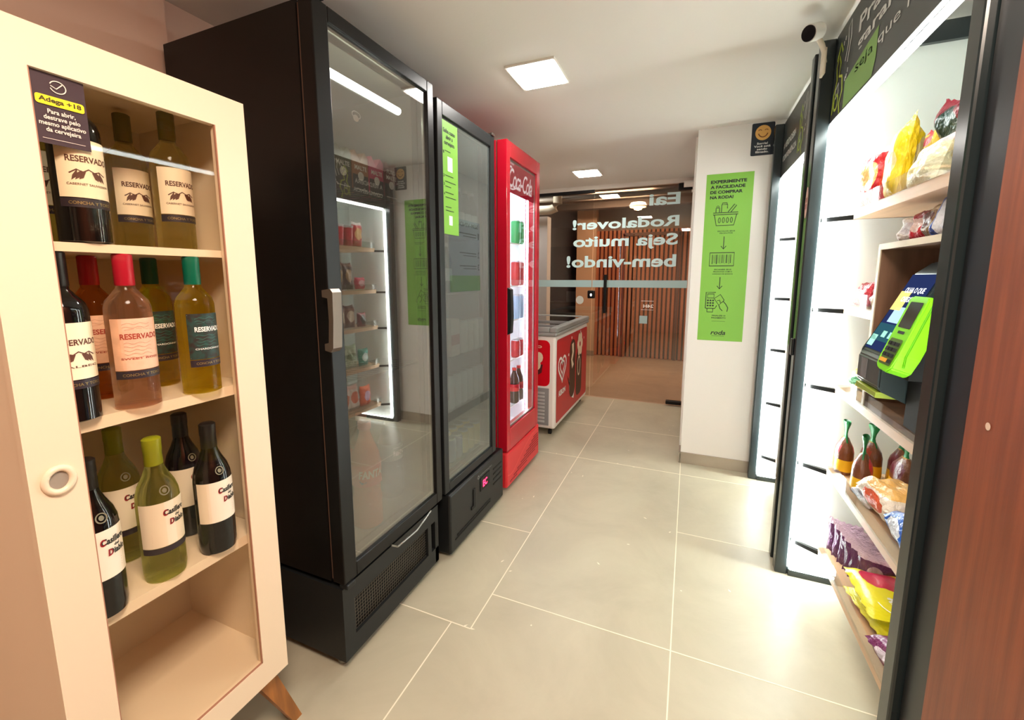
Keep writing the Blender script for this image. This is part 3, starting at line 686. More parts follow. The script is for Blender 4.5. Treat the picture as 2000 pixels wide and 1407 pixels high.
# middle cooler: glass bottles, cans, cartons
silver = can_mat('can_silver', (214, 214, 214), (196, 60, 50)); whitered = can_mat('can_whitered', (226, 222, 214), (206, 70, 50)); goldcan = can_mat('can_gold', (232, 196, 96), (240, 232, 200)); bluecan = can_mat('can_blue', (60, 96, 170), (220, 220, 230))
gb = liquid('clear_bottle', (196, 214, 206), .5); lwhite = mat('lab_w', (226, 228, 224), .5)
first = make_bottle((-1.06, 1.72, 1.5005), gb, lwhite, capmat((200, 200, 200)), 'clear glass beer bottle at near end of top shelf, middle cooler', .23, .03, 'glass bottles in the middle cooler', lz=(.25, .5))
nm = ['second', 'third', 'fourth', 'fifth']
for k in range(4):
    dup(first, (-1.06, 1.72+.068*(k+1), 1.5005), .3*k, 'clear glass beer bottle in front row of middle cooler, %s from the near end' % nm[k])
for k in range(4):
    dup(first, (-1.16, 1.74+.08*k, 1.5005), .3*k, 'clear glass beer bottle in back row of middle cooler, behind the front row', 'back row glass bottles of middle cooler')
dup(first, (-1.06, 1.73, 1.2305), 0, 'clear glass bottle alone on second shelf of middle cooler')
t = thing('drink_carton', 'white and red drink carton at near end of third shelf, middle cooler', 'carton', (-1.06, 1.76, .9255))
link('box', B((-1.09, -1.03, 1.72, 1.80, .9255, 1.105), bev=.003), mat('carton_w', (224, 196, 180), .5), t); link('red_stripe', B((-1.0305, -1.029, 1.722, 1.798, .98, 1.03)), mat('carton_r', (196, 76, 60), .5), t)
fc = make_can((-1.05, 1.86, .9255), whitered, 'white and red can on third shelf, first of its row', h=.165, r=.028, group='tall cans in middle cooler')
for k in range(3): dup(fc, (-1.05, 1.92+.042*(k*1.4), .9255), .2*k, 'white and red can on third shelf of middle cooler, %s of its row' % nm[k])
fc2 = make_can((-1.05, 1.66, .6705), silver, 'silver can on fourth shelf of middle cooler, first of its row', h=.165, r=.030, group='tall cans in middle cooler')
for k in range(6): dup(fc2, (-1.05, 1.66+.061*(k+1), .6705), .15*k, 'silver and red can on fourth shelf of middle cooler, %s from near end' % (nm+['sixth', 'seventh'])[k])
fc3 = make_can((-1.05, 1.72, .4005), bluecan, 'blue can at bottom near corner of middle cooler', group='short cans at bottom of middle cooler')
dup(fc3, (-1.05, 1.784, .4005), .2, 'blue can at bottom of middle cooler, beside the yellow cans')
fc4 = make_can((-1.05, 1.85, .4005), goldcan, 'yellow can at bottom of middle cooler, first after the blue cans', group='short cans at bottom of middle cooler')
for k in range(2): dup(fc4, (-1.05, 1.915+.065*k, .4005), .2, 'yellow can at bottom of middle cooler, %s of the yellow ones' % nm[k])
for k in range(5): dup(fc4, (-1.12, 1.72+.068*k, .4005), .5, 'yellow can in second row at bottom of middle cooler', 'second row yellow cans of middle cooler')
# red cooler goods
gr = can_mat('can_green', (40, 150, 80), (210, 230, 210)); rc = can_mat('can_red', (190, 30, 40), (236, 236, 236)); bl = can_mat('can_lightblue', (160, 190, 220), (60, 90, 160)); cola = mat('cola', (40, 20, 18), .15)
for zi, z in enumerate((1.5205, 1.2505, 1.0305, .7705)):
    base = make_can((-1.06, 2.60, z), (gr, rc, bl, rc)[zi], ('green', 'red', 'pale blue', 'red')[zi]+' can at left of pair in red cooler, shelf %s' % ('one from top', 'two from top', 'three from top', 'four from top')[zi], h=(.15, .16, .16, .12)[zi], group='cans in the red cooler, row %s' % 'abcd'[zi])
    for k in range(1): dup(base, (-1.06, 2.60+.07*(k+1), z), .3, ('green', 'red', 'pale blue', 'red')[zi]+' can at right of pair in red cooler, shelf %s' % ('one from top', 'two from top', 'three from top', 'four from top')[zi])
cbm = make_bottle((-1.06, 2.58, .4605), cola, mat('cola_lab', (190, 20, 30), .4), capmat((200, 20, 30)), 'cola bottle at left of pair on red cooler bottom shelf', .24, .034, 'cola bottles in the red cooler')
for k in range(1): dup(cbm, (-1.06, 2.66+.08*k, .4605), .2, 'cola bottle at right of pair on red cooler bottom shelf')

# ------------------------------------------------------------------ ice cream chest freezer
fz = thing('chest_freezer', 'red and white ice cream chest freezer with sliding glass lid', 'freezer', (-1.26, 3.8, 0))
FZX, FZY0, FZY1 = -.965, 3.215, 4.36
bm = B((-1.56, FZX, FZY0, FZY1, .06, .835), bev=.02); link('body', bm, mat('freezer_white', (236, 232, 226), .3), fz)
bm = B((-1.575, FZX+.012, FZY0-.015, FZY1+.012, .835, .865), bev=.01)
for a in ((-1.575, -1.52, FZY0-.015, FZY1+.012), (FZX-.05, FZX+.012, FZY0-.015, FZY1+.012), (-1.52, FZX-.05, FZY0-.015, FZY0+.04), (-1.52, FZX-.05, FZY1-.04, FZY1+.012)): bx(bm, a[0], a[1], a[2], a[3], .865, .905, bev=.008)
rim = link('rim', bm, mat('rim_grey', (150, 154, 152), .3), fz)
link('glass_lid', B((-1.52, FZX-.05, FZY0+.04, 3.85, .885, .890), (-1.52, FZX-.05, 3.75, FZY1-.04, .895, .899)), glass('lid_glass', 1.5, (150, 160, 160), .06), rim)
link('lid_frame', B((-1.52, FZX-.05, 3.74, 3.77, .888, .903), (-1.52, FZX-.05, FZY0+.20, FZY0+.225, .89, .903)), grey, rim)
link('basket_load', B((-1.5, FZX-.06, FZY0+.06, FZY1-.06, .78, .84)), mat('lid_dark', (70, 74, 76), .6), fz)
Pf = FX(FZX, 0, 0); bm = bmesh.new(); Pf.rrect(bm, FZY0+.035, FZY1-.025, .10, .80, .025, l=.001); fp = link('front_graphic', bm, redp, fz)
bm = bmesh.new(); 
def heart(P, u, v, s, wd, bm, l=None, open_=False):
    pts = []
    for i in range(28):
        t = 2*PI*i/28
        pts.append((u+s*.5*(16*math.sin(t)**3)/16, v+s*.5*(13*math.cos(t)-5*math.cos(2*t)-2*math.cos(3*t)-math.cos(4*t))/16))
    P.stroke(bm, pts, wd, True, l)
heart(Pf, 3.42, .545, .24, .022, bm, .002); heart(Pf, 3.42, .548, .13, .016, bm, .002)
link('heart_logo', bm, whiteink, fp); bm = bmesh.new()
Pf.text(bm, 'KIBON', 3.32, 3.53, .31, .36, off=.04, l=.002, shear=.1)
link('lettering', bm, whiteink, fp); bm = bmesh.new()
for (u, v) in ((3.72, .76), (3.80, .70), (3.62, .62), (4.05, .78), (3.66, .36), (4.2, .7)): Pf.disc(bm, u, v, .012, .014, .002, 10)
Pf.poly(bm, [(3.58, .44), (3.64, .38), (3.66, .28), (3.74, .2), (3.82, .17), (3.86, .26), (3.78, .30), (3.72, .42), (3.66, .36)], .002)
link('milk_splash', bm, whiteink, fp)
bm = bmesh.new(); Pf.rrect(bm, 3.66, 3.86, .20, .74, .09, .0025); Pf.rrect(bm, 3.90, 4.12, .16, .60, .07, .0025); cho = link('chocolate_print', bm, mat('choc', (70, 44, 30), .5), fp)
bm = bmesh.new(); Pf.poly(bm, [(3.72, .70), (3.79, .71), (3.80, .62), (3.75, .55), (3.80, .50), (3.74, .47), (3.70, .56), (3.74, .62)], .0035)
for k in range(6):
    a = k*PI/3; Pf.disc(bm, 4.03+.07*math.cos(a), .66+.07*math.sin(a), .045, .05, .0036+.0002*k, 12)
Pf.circ(bm, 4.0, .45, .05, .09, .018, l=.0035); link('cream_print', bm, mat('creamp', (232, 214, 186), .5), cho)
Pe = Pl((0, FZY0, 0), (1, 0, 0), (0, 0, 1)); bm = bmesh.new(); Pe.rrect(bm, -1.5, FZX-.045, .42, .80, .045, .001); ep = link('end_graphic', bm, mat('red_bright', (206, 10, 30), .35), fz)
bm = bmesh.new()
for k in range(5):
    a = k*2*PI/5+.3; Pe.disc(bm, -1.15+.05*math.cos(a), .64+.055*math.sin(a), .034, .045, .002+.0002*k, 12)
Pe.circ(bm, -1.10, .745, .018, .008, .005, l=.002)
link('flower_print', bm, mat('creamp', (232, 214, 186), .5), ep)
bm = bmesh.new(); Pe.poly(bm, [(-1.25+.0, .585), (-1.07, .60), (-1.08, .53), (-1.13, .50), (-1.19, .51), (-1.24, .54)], .002); link('bowl_print', bm, mat('bowlp', (84, 24, 28), .5), ep)
bm = B((-1.5, FZX-.05, FZY0-.006, FZY0+.002, .09, .405), bev=.003)
vg = link('vent_grille', bm, grey, fz)
bm = bmesh.new()
for k in range(9): bx(bm, -1.49, FZX-.085, FZY0-.010, FZY0-.0055, .115+.03*k, .131+.03*k)
link('slat', bm, mat('slat_grey', (188, 190, 188), .4), vg)
for x, y in ((-1.02, 3.27), (-1.5, 3.27), (-1.02, 4.30), (-1.5, 4.30)):
    bm = bmesh.new(); tube(bm, [(x-.012, y, .022), (x+.012, y, .022)], .022, 14); bx(bm, x-.01, x+.01, y-.01, y+.01, .02, .062)
    link('caster', bm, darkgap, fz)

# ------------------------------------------------------------------ lit display shelving on the right
XS = .414
ledm = emis('led_line', (246, 255, 250), 17); ledv = emis('led_end_line', (246, 255, 250), 52)
shelfwood = woodlight
backm = mat('display_back', (196, 206, 198), .5)
endm = mat('display_end', (236, 240, 236), .5)
SZ = (.19, .545, .885, 1.20, 1.553)
def display(name, label, y0, y1, loc, shelf_y0, cut=None):
    t = thing(name, label, 'display shelf', loc)
    for a, b in ((y0, y0+.045), (y1-.05, y1)):
        link('post', B((XS, XS+.048, a, b, 0, 2.19), bev=.005), frameblack, t)
    link('side_panel', B((XS+.048, .90, y1-.03, y1-.012, 0, 2.185)), endm, t)
    link('side_panel', B((XS+.048, .90, y0+.012, y0+.03, 0, 2.185)), endm, t)
    link('back_panel', B((.882, .90, y0+.03, y1-.03, .05, 2.185)), backm, t)
    link('top_rail', B((XS+.06, .88, y1-.05, y1-.031, 2.12, 2.185)), frameblack, t)
    for a in (y1-.055, y0+.031): link('bottom_rail', B((XS+.05, .89, a, a+.02, 0, .03)), frameblack, t)
    hd = link('header', B((XS+.046, XS+.06, y0+.045, y1-.05, 1.885, 2.19)), mat('header_black', (52, 58, 58), .35), t)
    lights = [(XS+.062, XS+.074, y0+.06, y1-.06, 1.868, 1.884), (XS+.052, XS+.062, y1-.060, y1-.051, .05, 1.868), (XS+.052, XS+.062, y0+.046, y0+.055, .05, 1.868), (XS+.055, .86, y1-.060, y1-.052, .032, .040)]
    for l, em in zip(lights, (ledm, ledv, ledm, ledm)): link('led_strip', B(l), em, t)
    for z in SZ:
        sy = cut if cut and z == SZ[3] else shelf_y0
        s = link('shelf', B((.55, .88, sy, y1-.10, z-.034, z), bev=.001), shelfwood, t)
        link('acrylic_lip', B((.546, .549, sy+.005, y1-.105, z-.004, z+.045)), acrylic, s)
        bm = bmesh.new()
        A = [(XS+.05, y1-.036), (XS+.05, y1-.048), (.56, y1-.115), (.88, y1-.115), (.88, y1-.10), (.57, y1-.10)]
        prism(bm, A, 'z', z-.034, z-.018)
        link('bracket', bm, blacksat, t)
        bm = bmesh.new(); prism(bm, [(.56, y0+.10), (.56, y0+.115), (.88, y0+.115), (.88, y0+.05), (.86, y0+.05)], 'z', z-.046, z-.034); bm.free()
    return t, hd
m1, h1 = display('display_shelf', 'black framed lit snack shelving unit nearest the camera, holding the self-checkout terminal', .98, 2.10, (.6, 1.5, 0), 1.04, 1.718)
m2, h2 = display('display_shelf', 'black framed lit shelving unit beside the pillar with the lime poster', 2.155, 3.06, (.6, 2.6, 0), 2.22)
P = FMX(XS+.0455, lift=.0006)
bm = bmesh.new()
P.text(bm, 'Praticidade', -1.80, -1.20, 2.085, 2.135, off=.02); P.text(bm, 'garantida', -1.80, -1.30, 2.02, 2.07, off=.02); P.text(bm, 'seja que hora', -1.80, -1.25, 1.955, 1.995, off=.0)
link('lettering', bm, mat('chalk', (214, 218, 214), .6), h1)
bm = bmesh.new(); P.poly(bm, [(-1.90, 1.89), (-1.64, 1.89), (-1.62, 1.935), (-1.62, 2.02), (-1.90, 1.98)]); link('green_panel', bm, mat('leafpanel', (122, 166, 84), .5), h1)
gline = mat('lime_line', (168, 190, 60), .5)
def doodle(P, u, v, s, hd):
    bm = bmesh.new()
    P.stroke(bm, [(u+s*a, v+s*b) for a, b in ((0, 0), (.02, .25), (.12, .42), (.06, .62), (.16, .72), (.24, .60), (.20, .45), (.34, .40), (.40, .2), (.30, .05), (.36, -.1))], .011)
    P.circ(bm, u+s*.15, v+s*.12, s*.09, s*.10, .009); P.stroke(bm, [(u+s*.05, v+s*.70), (u+s*.18, v+s*.88), (u+s*.28, v+s*.74)], .012)
    link('lime_drawing', bm, gline, hd)
    bm = bmesh.new()
    P.stroke(bm, [(u+s*a, v+s*b) for a, b in ((.10, .30), (.2, .36), (.22, .22), (.12, .18), (.10, .30))], .007)
    P.stroke(bm, [(u+s*a, v+s*b) for a, b in ((.42, .55), (.50, .75), (.46, .95), (.56, 1.0), (.60, .8), (.52, .5))], .007)
    for a, b in ((.30, .8), (.36, .84), (.52, .3), (.56, .36), (.48, .28)): P.stroke(bm, [(u+s*a, v+s*b), (u+s*(a+.01), v+s*(b+.05))], .008)
    link('chalk_drawing', bm, mat('chalk', (214, 218, 214), .6), hd)
doodle(P, -2.03, 1.91, .26, h1)
bm = bmesh.new(); P.text(bm, 'A VERDADEIRA', -2.98, -2.66, 2.03, 2.065, off=.02); P.text(bm, 'CONVENIÊNCIA', -2.98, -2.64, 1.965, 2.005, off=.02); link('lettering', bm, mat('chalk', (214, 218, 214), .6), h2)
doodle(P, -2.60, 1.92, .24, h2)
bm = bmesh.new(); FMX(XS-.0002, -0, 0).disc(bm, -2.072, 1.60, .021, .062, .001)
st = tag(link('round_sticker', bm, mat('pink_sticker', (206, 168, 156), .5)), 'pink round sticker on black post between the two lit shelving units', 'sticker')
bm = bmesh.new(); FMX(XS-.0002).text(bm, 'PROMO\nOFERTA', -2.088, -2.057, 1.575, 1.62, off=.02, l=.0016); link('lettering', bm, redink, st)
tag(link('latch_box', B((.404, XS, 2.06, 2.09, .98, 1.05), bev=.003), black), 'small black box on the post between the lit shelving units', 'box')

# end post recess and tall brown side panel nearest the camera
struct('wall_divider', B((XS+.016, .90, .90, .975, 0, CEIL)), mat('divider_black', (22, 26, 30), .35))
pn = thing('wood_panel', 'tall reddish brown wooden side panel closest to the camera', 'panel', (.44, .2, 0))
link('board', B((XS+.012, XS+.036, -1.2, .899, 0, CEIL-.003)), brownmdf, pn)
bm = bmesh.new(); FMX(XS+.0118, 0, 0).disc(bm, -.843, 1.082, .006, .006, .001); link('screw_cap', bm, mat('capwhite', (224, 200, 180), .4), pn)

# ------------------------------------------------------------------ bags and sachets
def bag(name, label, w_, h, d, m, loc, rz=0, group=None, seed=0, lean=0, rx=0, cat='snack bag', flat=False, text=None, tm=None, ear=.0, parent_rot=None):
    """pillow bag; base middle at origin, printed front faces -x, width along y"""
    bm = bmesh.new(); nu, nv = 14, 16; V = {}
    for side in (-1, 1):
        for i in range(nu+1):
            for j in range(nv+1):
                u, v = i/nu, j/nv
                if side == 1 and (i in (0, nu) or j in (0, nv)): V[side, i, j] = V[-1, i, j]; continue
                pu = max(0, 1-(2*u-1)**4)**.7; pv = max(0, 1-abs(2*v-1)**5)**.8
                th = d/2*pu*pv
                n_ = noise.noise(Vector((u*3.1+seed, v*3.7, side*2+seed*.7)))*d*.28*pu*pv
                n2 = noise.noise(Vector((u*9+seed, v*8, side+seed)))*d*.12*min(1, pu+.3)
                zig = .004*math.sin(i*2.4)*(1 if j in (0, nv) else 0)
                ww = w_*(1-.07*math.sin(PI*v)**2 - .0*v)
                y = (.5-u)*ww + noise.noise(Vector((u*2, v*2+seed, 3)))*w_*.05
                z = v*h*(1-.05*math.sin(PI*u)) + zig + (ear*h*abs(2*u-1)*(v**6))
                x = side*(th+n_+n2*.6) + n2*.5
                V[side, i, j] = bm.verts.new((x, y, z))
    for side in (-1, 1):
        for i in range(nu):
            for j in range(nv):
                q = [V[side, i, j], V[side, i+1, j], V[side, i+1, j+1], V[side, i, j+1]]
                try: bm.faces.new(q if side < 0 else q[::-1])
                except ValueError: pass
    if flat: bmesh.ops.rotate(bm, verts=bm.verts, cent=(0, 0, 0), matrix=Matrix.Rotation(PI/2, 3, 'Y')); zz = min(v.co.z for v in bm.verts); bmesh.ops.translate(bm, verts=bm.verts, vec=(-h/2, 0, -zz))
    elif lean: bmesh.ops.rotate(bm, verts=bm.verts, cent=(0, 0, 0), matrix=Matrix.Rotation(lean, 3, 'Y'))
    o = link(name, bm, m, None, smooth=True)
    zz = min(v.co.z for v in o.data.vertices)
    for v in o.data.vertices: v.co.z -= zz
    o.location = loc; o.rotation_euler = (rx, 0, rz); WL[o] = Vector(loc)
    return tag(o, label, cat, group)
chip_red = film('chip_red', (196, 24, 36), (238, 190, 120), (222, 208, 200)); chip_yel = film('chip_yel', (246, 206, 22), (240, 216, 150), (246, 204, 24), ell=(.35, .45, .22, .3)); chip_yel2 = film('chip_yel2', (248, 214, 70), (206, 40, 40), (200, 30, 44), ell=(.5, .78, .3, .12), band=.90)
chip_dark = film('chip_dark', (122, 22, 40), (26, 52, 44), (150, 30, 50), ell=(.55, .5, .28, .34)); chip_clear = film('chip_clear', (238, 228, 190), (236, 214, 120), (226, 190, 186)); silverf = film('silver_film', (206, 206, 210), (160, 160, 166), (230, 230, 232), rough=.2)
choc_red = film('choc_red', (200, 30, 48), (230, 200, 190), (150, 16, 30), band=.7); choc_brown = film('choc_brown', (140, 110, 70), (90, 40, 30), (196, 170, 130), band=.75); blue_w = film('blue_white', (40, 74, 160), (232, 236, 244), (30, 50, 140), ell=(.5, .5, .2, .5)); whitef = film('white_film', (232, 230, 226), (214, 214, 220), (236, 232, 228)); beige_f = film('beige_film', (222, 190, 140), (200, 120, 80), (232, 210, 170))
Zt, Zm, Zl, Zk, Zb = SZ[4], SZ[3], SZ[2], SZ[1], SZ[0]
bag('snack_bag', 'red crisp bag at far end of the top shelf, main lit unit', .125, .19, .06, chip_red, (.59, 1.935, Zt+.001), .35, seed=1, ear=.05)
bag('snack_bag', 'large yellow crisp bag standing beside the red bag', .155, .215, .07, chip_yel, (.59, 1.785, Zt+.001), -.25, seed=2, lean=.12, ear=.12)
bag('snack_bag', 'yellow and red crisp bag leaning behind the large yellow one', .15, .215, .07, chip_yel2, (.69, 1.85, Zt+.001), -.1, seed=3, lean=.08, ear=.1)
bag('snack_bag', 'clear pack with yellow print lying in front on the top shelf', .20, .12, .06, chip_clear, (.590, 1.60, Zt+.001), -.1, seed=4, lean=.25)
bag('snack_bag', 'dark red and black crisp bag set back, nearest on the top shelf', .17, .27, .08, chip_dark, (.71, 1.70, Zt+.001), .15, seed=5, lean=-.02, ear=.06)
bag('snack_bag', 'small dark brown bag tucked between red and yellow bags', .09, .16, .05, film('choc2', (110, 40, 40), (200, 160, 140), (130, 40, 50)), (.70, 1.93, Zt+.001), 0, seed=6)
# box built on the shelf round the terminal
bxn = thing('wooden_box', 'open-fronted brown wooden box on the lit shelves, surrounding the terminal', 'box', (.7, 1.4, Zl))
bY0, bY1, bZ1 = 1.06, 1.715, 1.408
for nme, b_ in (('side_board', (.55, .876, bY1-.018, bY1, Zl+.001, bZ1)), ('side_board', (.55, .876, bY0, bY0+.018, Zl+.001, bZ1)), ('top_board', (.55, .876, bY0+.018, bY1-.018, bZ1-.018, bZ1)), ('bottom_board', (.55, .876, bY0+.018, bY1-.018, Zl+.001, Zl+.019)), ('back_board', (.86, .876, bY0+.018, bY1-.018, Zl+.019, bZ1-.018))):
    o = link(nme, B(b_), woodbox, bxn)
link('edge_band', B((.547, .55, bY1-.018, bY1, Zl+.001, bZ1), (.547, .55, bY0, bY1-.018, bZ1-.018, bZ1)), woodedge, bxn)
zt = bZ1+.001
for k, (y, m_, lb, rr, w_) in enumerate(((1.655, whitef, 'crumpled clear and white sachet at far end on top of the wooden box', .5, .07), (1.60, choc_red, 'red chocolate sachet on top of the wooden box', .2, .075), (1.54, choc_brown, 'bronze coloured sachet in the middle on top of the wooden box', -.2, .085), (1.47, blue_w, 'blue and white wrapped sachet on top of the wooden box', .3, .085), (1.40, film('redblue', (206, 40, 60), (60, 80, 170), (240, 230, 230)), 'red and blue sachet on top of the wooden box, nearest the front post', -.1, .085))):
    bag('candy_sachet', lb, w_, .075+.012*k, .05, m_, (.60, y, zt), rr, seed=10+k, lean=.3, cat='sachet')
    bag('candy_sachet', lb.replace('sachet', 'sachet (back row)', 1).replace('at far end ', 'far end ').replace('nearest the front post', 'near post'), w_, .066+.005*k, .04, m_, (.69, y-.01, zt), rr+.4, seed=30+k, lean=.2, cat='sachet')
for k in range(5):
    bag('candy_sachet', 'red crumpled chocolate sachet in row left of the wooden box, ' + ('farthest', 'second from far end', 'middle one', 'second from the box', 'nearest the box')[k], .07, .085-.006*(k % 2), .04, (choc_red, choc_red, film('pinkred', (226, 60, 80), (240, 180, 170), (190, 20, 40)), choc_red, beige_f)[k], (.583, 1.965-.052*k, Zm+.001), .5*math.sin(k*2), seed=50+k, lean=.35-.1*(k % 3), cat='sachet')
link('price_tray', B((.556, .66, 1.73, 1.99, Zm+.0, Zm+.0005)), whitef) if False else None
bag('snack_bag', 'small yellow and green packet on the shelf behind the terminal', .09, .07, .05, film('yelgreen', (226, 220, 130), (90, 170, 120), (230, 225, 150)), (.60, 1.93, Zl+.001), .2, seed=60, lean=.2, cat='packet')
bag('snack_bag', 'white and pale blue packet beside the small yellow one', .10, .055, .05, film('palew', (226, 232, 240), (170, 200, 220), (240, 240, 240)), (.60, 1.80, Zl+.001), -.2, seed=61, lean=.5, cat='packet')
# sauce pouches
for k, (y, x, lb, c) in enumerate(((1.965, .592, 'farthest in front', (214, 40, 60)), (1.945, .67, 'second, set back', (150, 60, 40)), (1.80, .60, 'third, in front', (206, 40, 50)), (1.90, .74, 'fourth, set back', (110, 30, 40)), (1.81, .72, 'wide one behind the bread', (96, 24, 40)))):
    t = thing('sauce_pouch', 'brown and yellow pouch with green top on lower shelf, ' + lb, 'pouch', (x, y, Zk+.001), 'green topped pouches on the lower shelf'); t.rotation_euler = (0, 0, .4*math.sin(k*2.3))
    w_ = .085 if k < 4 else .13
    m_ = film('pouch_%d' % k, (112, 62, 34), c, (196, 150, 60), ell=(.5, .66, .30, .2), band=.97, crumple=.2)
    bm = bmesh.new(); lathe(bm, [(0, 0), (.036, 0), (.038, .02), (.037, .085), (.032, .105), (.022, .122), (.012, .140), (0, .145)], 20)
    for v in bm.verts: v.co.y *= w_/.076; v.co.x *= .8
    link('pouch_body', bm, m_, t, local=True, smooth=True)
    bm = bmesh.new(); lathe(bm, [(.0225, .1225), (.013, .142), (.009, .155), (.012, .172), (.024, .200), (.022, .206), (0, .178)], 14)
    for v in bm.verts: v.co.y *= 1.1; v.co.x *= .45
    link('tied_top', bm, mat('green_foil', (8, 112, 56), .35), t, local=True, smooth=True)
    bm = bmesh.new(); lathe(bm, [(.0385, .012), (.0392, .02), (.0372, .062)], 20)
    for v in bm.verts: v.co.y *= w_/.076; v.co.x *= .8
    link('yellow_band', bm, mat('yellow_foil', (240, 190, 40), .35), t, local=True, smooth=True)
bag('bread_bag', 'white and orange bread packet lying in front of the green topped pouches', .20, .13, .10, film('bread', (236, 224, 206), (220, 90, 50), (240, 190, 110), band=.8), (.625, 1.60, Zk+.001), .1, seed=70, flat=True, cat='packet')
bag('cookie_bag', 'blue and silver packet lying on lower shelf near the front post', .16, .13, .09, film('bluepk', (20, 88, 180), (210, 216, 226), (30, 90, 190), band=.8), (.62, 1.42, Zk+.001), -.1, seed=71, flat=True, cat='packet')
bag('cookie_bag', 'small clear packet at the shelf edge in front of the bread packet', .12, .05, .05, silverf, (.575, 1.70, Zk+.001), 0, seed=72, lean=.5, cat='packet')
# purple sachets and yellow bags on the lowest shelf
purp = film('purple_f', (92, 34, 92), (206, 180, 210), (222, 200, 224), ell=(.5, .5, .2, .2), band=.8)
for k in range(6):
    bag('drink_sachet', 'purple drink sachet standing in row on lowest shelf, ' + ('farthest', 'second from far end', 'third from far end', 'fourth from far end', 'fifth from far end', 'last of the row')[k], .11, .145, .022, purp, (.625+.006*k, 1.965-.042*k, Zb+.001), 1.15, seed=80+k, lean=.0, cat='sachet', group='purple sachets on the lowest shelf')
for k in range(3):
    bag('drink_sachet', 'brown and yellow patterned sachet right of the purple row, ' + ('farthest', 'middle', 'nearest')[k], .10, .13, .025, film('brownyel', (60, 40, 30), (222, 170, 60), (226, 180, 80), ell=(.5, .45, .25, .2), band=.85), (.74+.01*k, 1.80-.05*k, Zb+.001), 1.0, seed=90+k, cat='sachet', group='brown sachets on the lowest shelf')
yb = bag('snack_bag', 'flat yellow bag with big red oval lying on lowest shelf', .25, .17, .05, film('yellow_brin', (226, 218, 30), (186, 26, 70), (222, 210, 20), ell=(.72, .5, .22, .34), axes=('Y', 'X'), crumple=.15), (.645, 1.62, Zb+.052), 0, seed=95, flat=True)
bm = bmesh.new(); Pt = Pl((-.02, -.055, .052), (0, -1, 0), (1, 0, 0), lift=.001); Pt.text(bm, 'BRIN', -.045, .045, 0, .034, off=.04); Pt.circ(bm, 0, .015, .062, .045, .004); link('lettering', bm, whiteink, yb, local=True)
bag('snack_bag', 'second yellow bag lying beneath the one with red oval', .25, .17, .045, film('yellow_plain', (222, 214, 40), (200, 30, 60), (226, 220, 60), ell=(.8, .3, .2, .1)), (.655, 1.60, Zb+.001), .15, seed=96, flat=True)
bag('snack_bag', 'purple and white bag lying nearest the front post on lowest shelf', .17, .15, .07, film('purple_w', (116, 36, 92), (226, 214, 226), (96, 24, 80), ell=(.5, .5, .25, .18)), (.63, 1.395, Zb+.001), .2, seed=97, flat=True)
# far unit goods
cup = thing('noodle_cup', 'red and white noodle cup on far lit unit, nearest the black post', 'cup', (.60, 2.30, Zt+.001), 'noodle cups in the far lit unit')
link('cup_body', lathe(bmesh.new(), [(0, 0), (.036, 0), (.046, .155), (.048, .158)], 20), film('cupm', (200, 30, 44), (236, 226, 220), (224, 220, 214), ell=(.0, .3, .4, .2), band=.9, crumple=0), cup, local=True, smooth=True)
link('lid', lathe(bmesh.new(), [(.049, .156), (.049, .161), (0, .162)], 20), whitef, cup, local=True, smooth=True)
for k in range(4): dup(cup, (.60, 2.30+.10*(k+1), Zt+.001), .5*k, 'red and white noodle cup on far lit unit, %s from the black post' % nm[k])
bag('snack_bag', 'tall red packet at far end of the cups, far lit unit top shelf', .11, .20, .05, chip_red, (.60, 2.80, Zt+.001), 0, seed=100)
wl = ['first', 'second', 'third', 'fourth', 'fifth']
rows = [(Zm, film('darkmix', (70, 40, 40), (170, 130, 80), (110, 70, 60)), 'dark brown biscuit packet', .12, .22), (Zl, film('brownmix', (130, 84, 70), (222, 200, 170), (90, 40, 40)), 'brown chocolate packet', .12, .19), (Zk, film('greenmix', (196, 206, 176), (110, 130, 90), (150, 176, 140), ell=(.5, .5, .4, .15)), 'pale green snack packet', .125, .20), (Zb, film('orangemix', (236, 226, 216), (226, 110, 70), (240, 200, 190)), 'white and orange packet', .125, .21)]
for z, m_, lb, w_, h in rows:
    sh = {Zm: 'second shelf from top', Zl: 'third shelf from top', Zk: 'fourth shelf from top', Zb: 'lowest shelf'}[z]
    for k in range(4): bag('snack_packet', '%s, %s, far lit unit, %s from black post' % (lb, sh, wl[k]), w_, h, .07, m_, (.60+.012*(k % 2), 2.31+.125*k, z+.001), .15*math.sin(k*3), seed=110+k+z*10, lean=.1*(k % 2), cat='packet')
bag('snack_packet', 'pink box-shaped packet on second shelf of far lit unit', .10, .10, .06, film('pinkpk', (222, 70, 96), (240, 190, 190), (226, 90, 110)), (.60, 2.81, Zm+.001), .1, seed=140, cat='packet')
bag('snack_packet', 'red packet with white print on the third shelf of far lit unit', .09, .12, .05, chip_dark, (.59, 2.80, Zl+.001), .1, seed=141, cat='packet')
bag('snack_packet', 'teal packet on the fourth shelf of far lit unit, far end', .10, .15, .06, film('tealpk', (60, 160, 140), (230, 240, 236), (40, 130, 110)), (.60, 2.81, Zk+.001), .1, seed=142, cat='packet')
bag('snack_packet', 'orange and purple packet on lowest shelf of far lit unit, far end', .11, .18, .07, film('orpur', (240, 110, 70), (230, 200, 240), (250, 130, 90)), (.60, 2.81, Zb+.001), .1, seed=143, cat='packet')

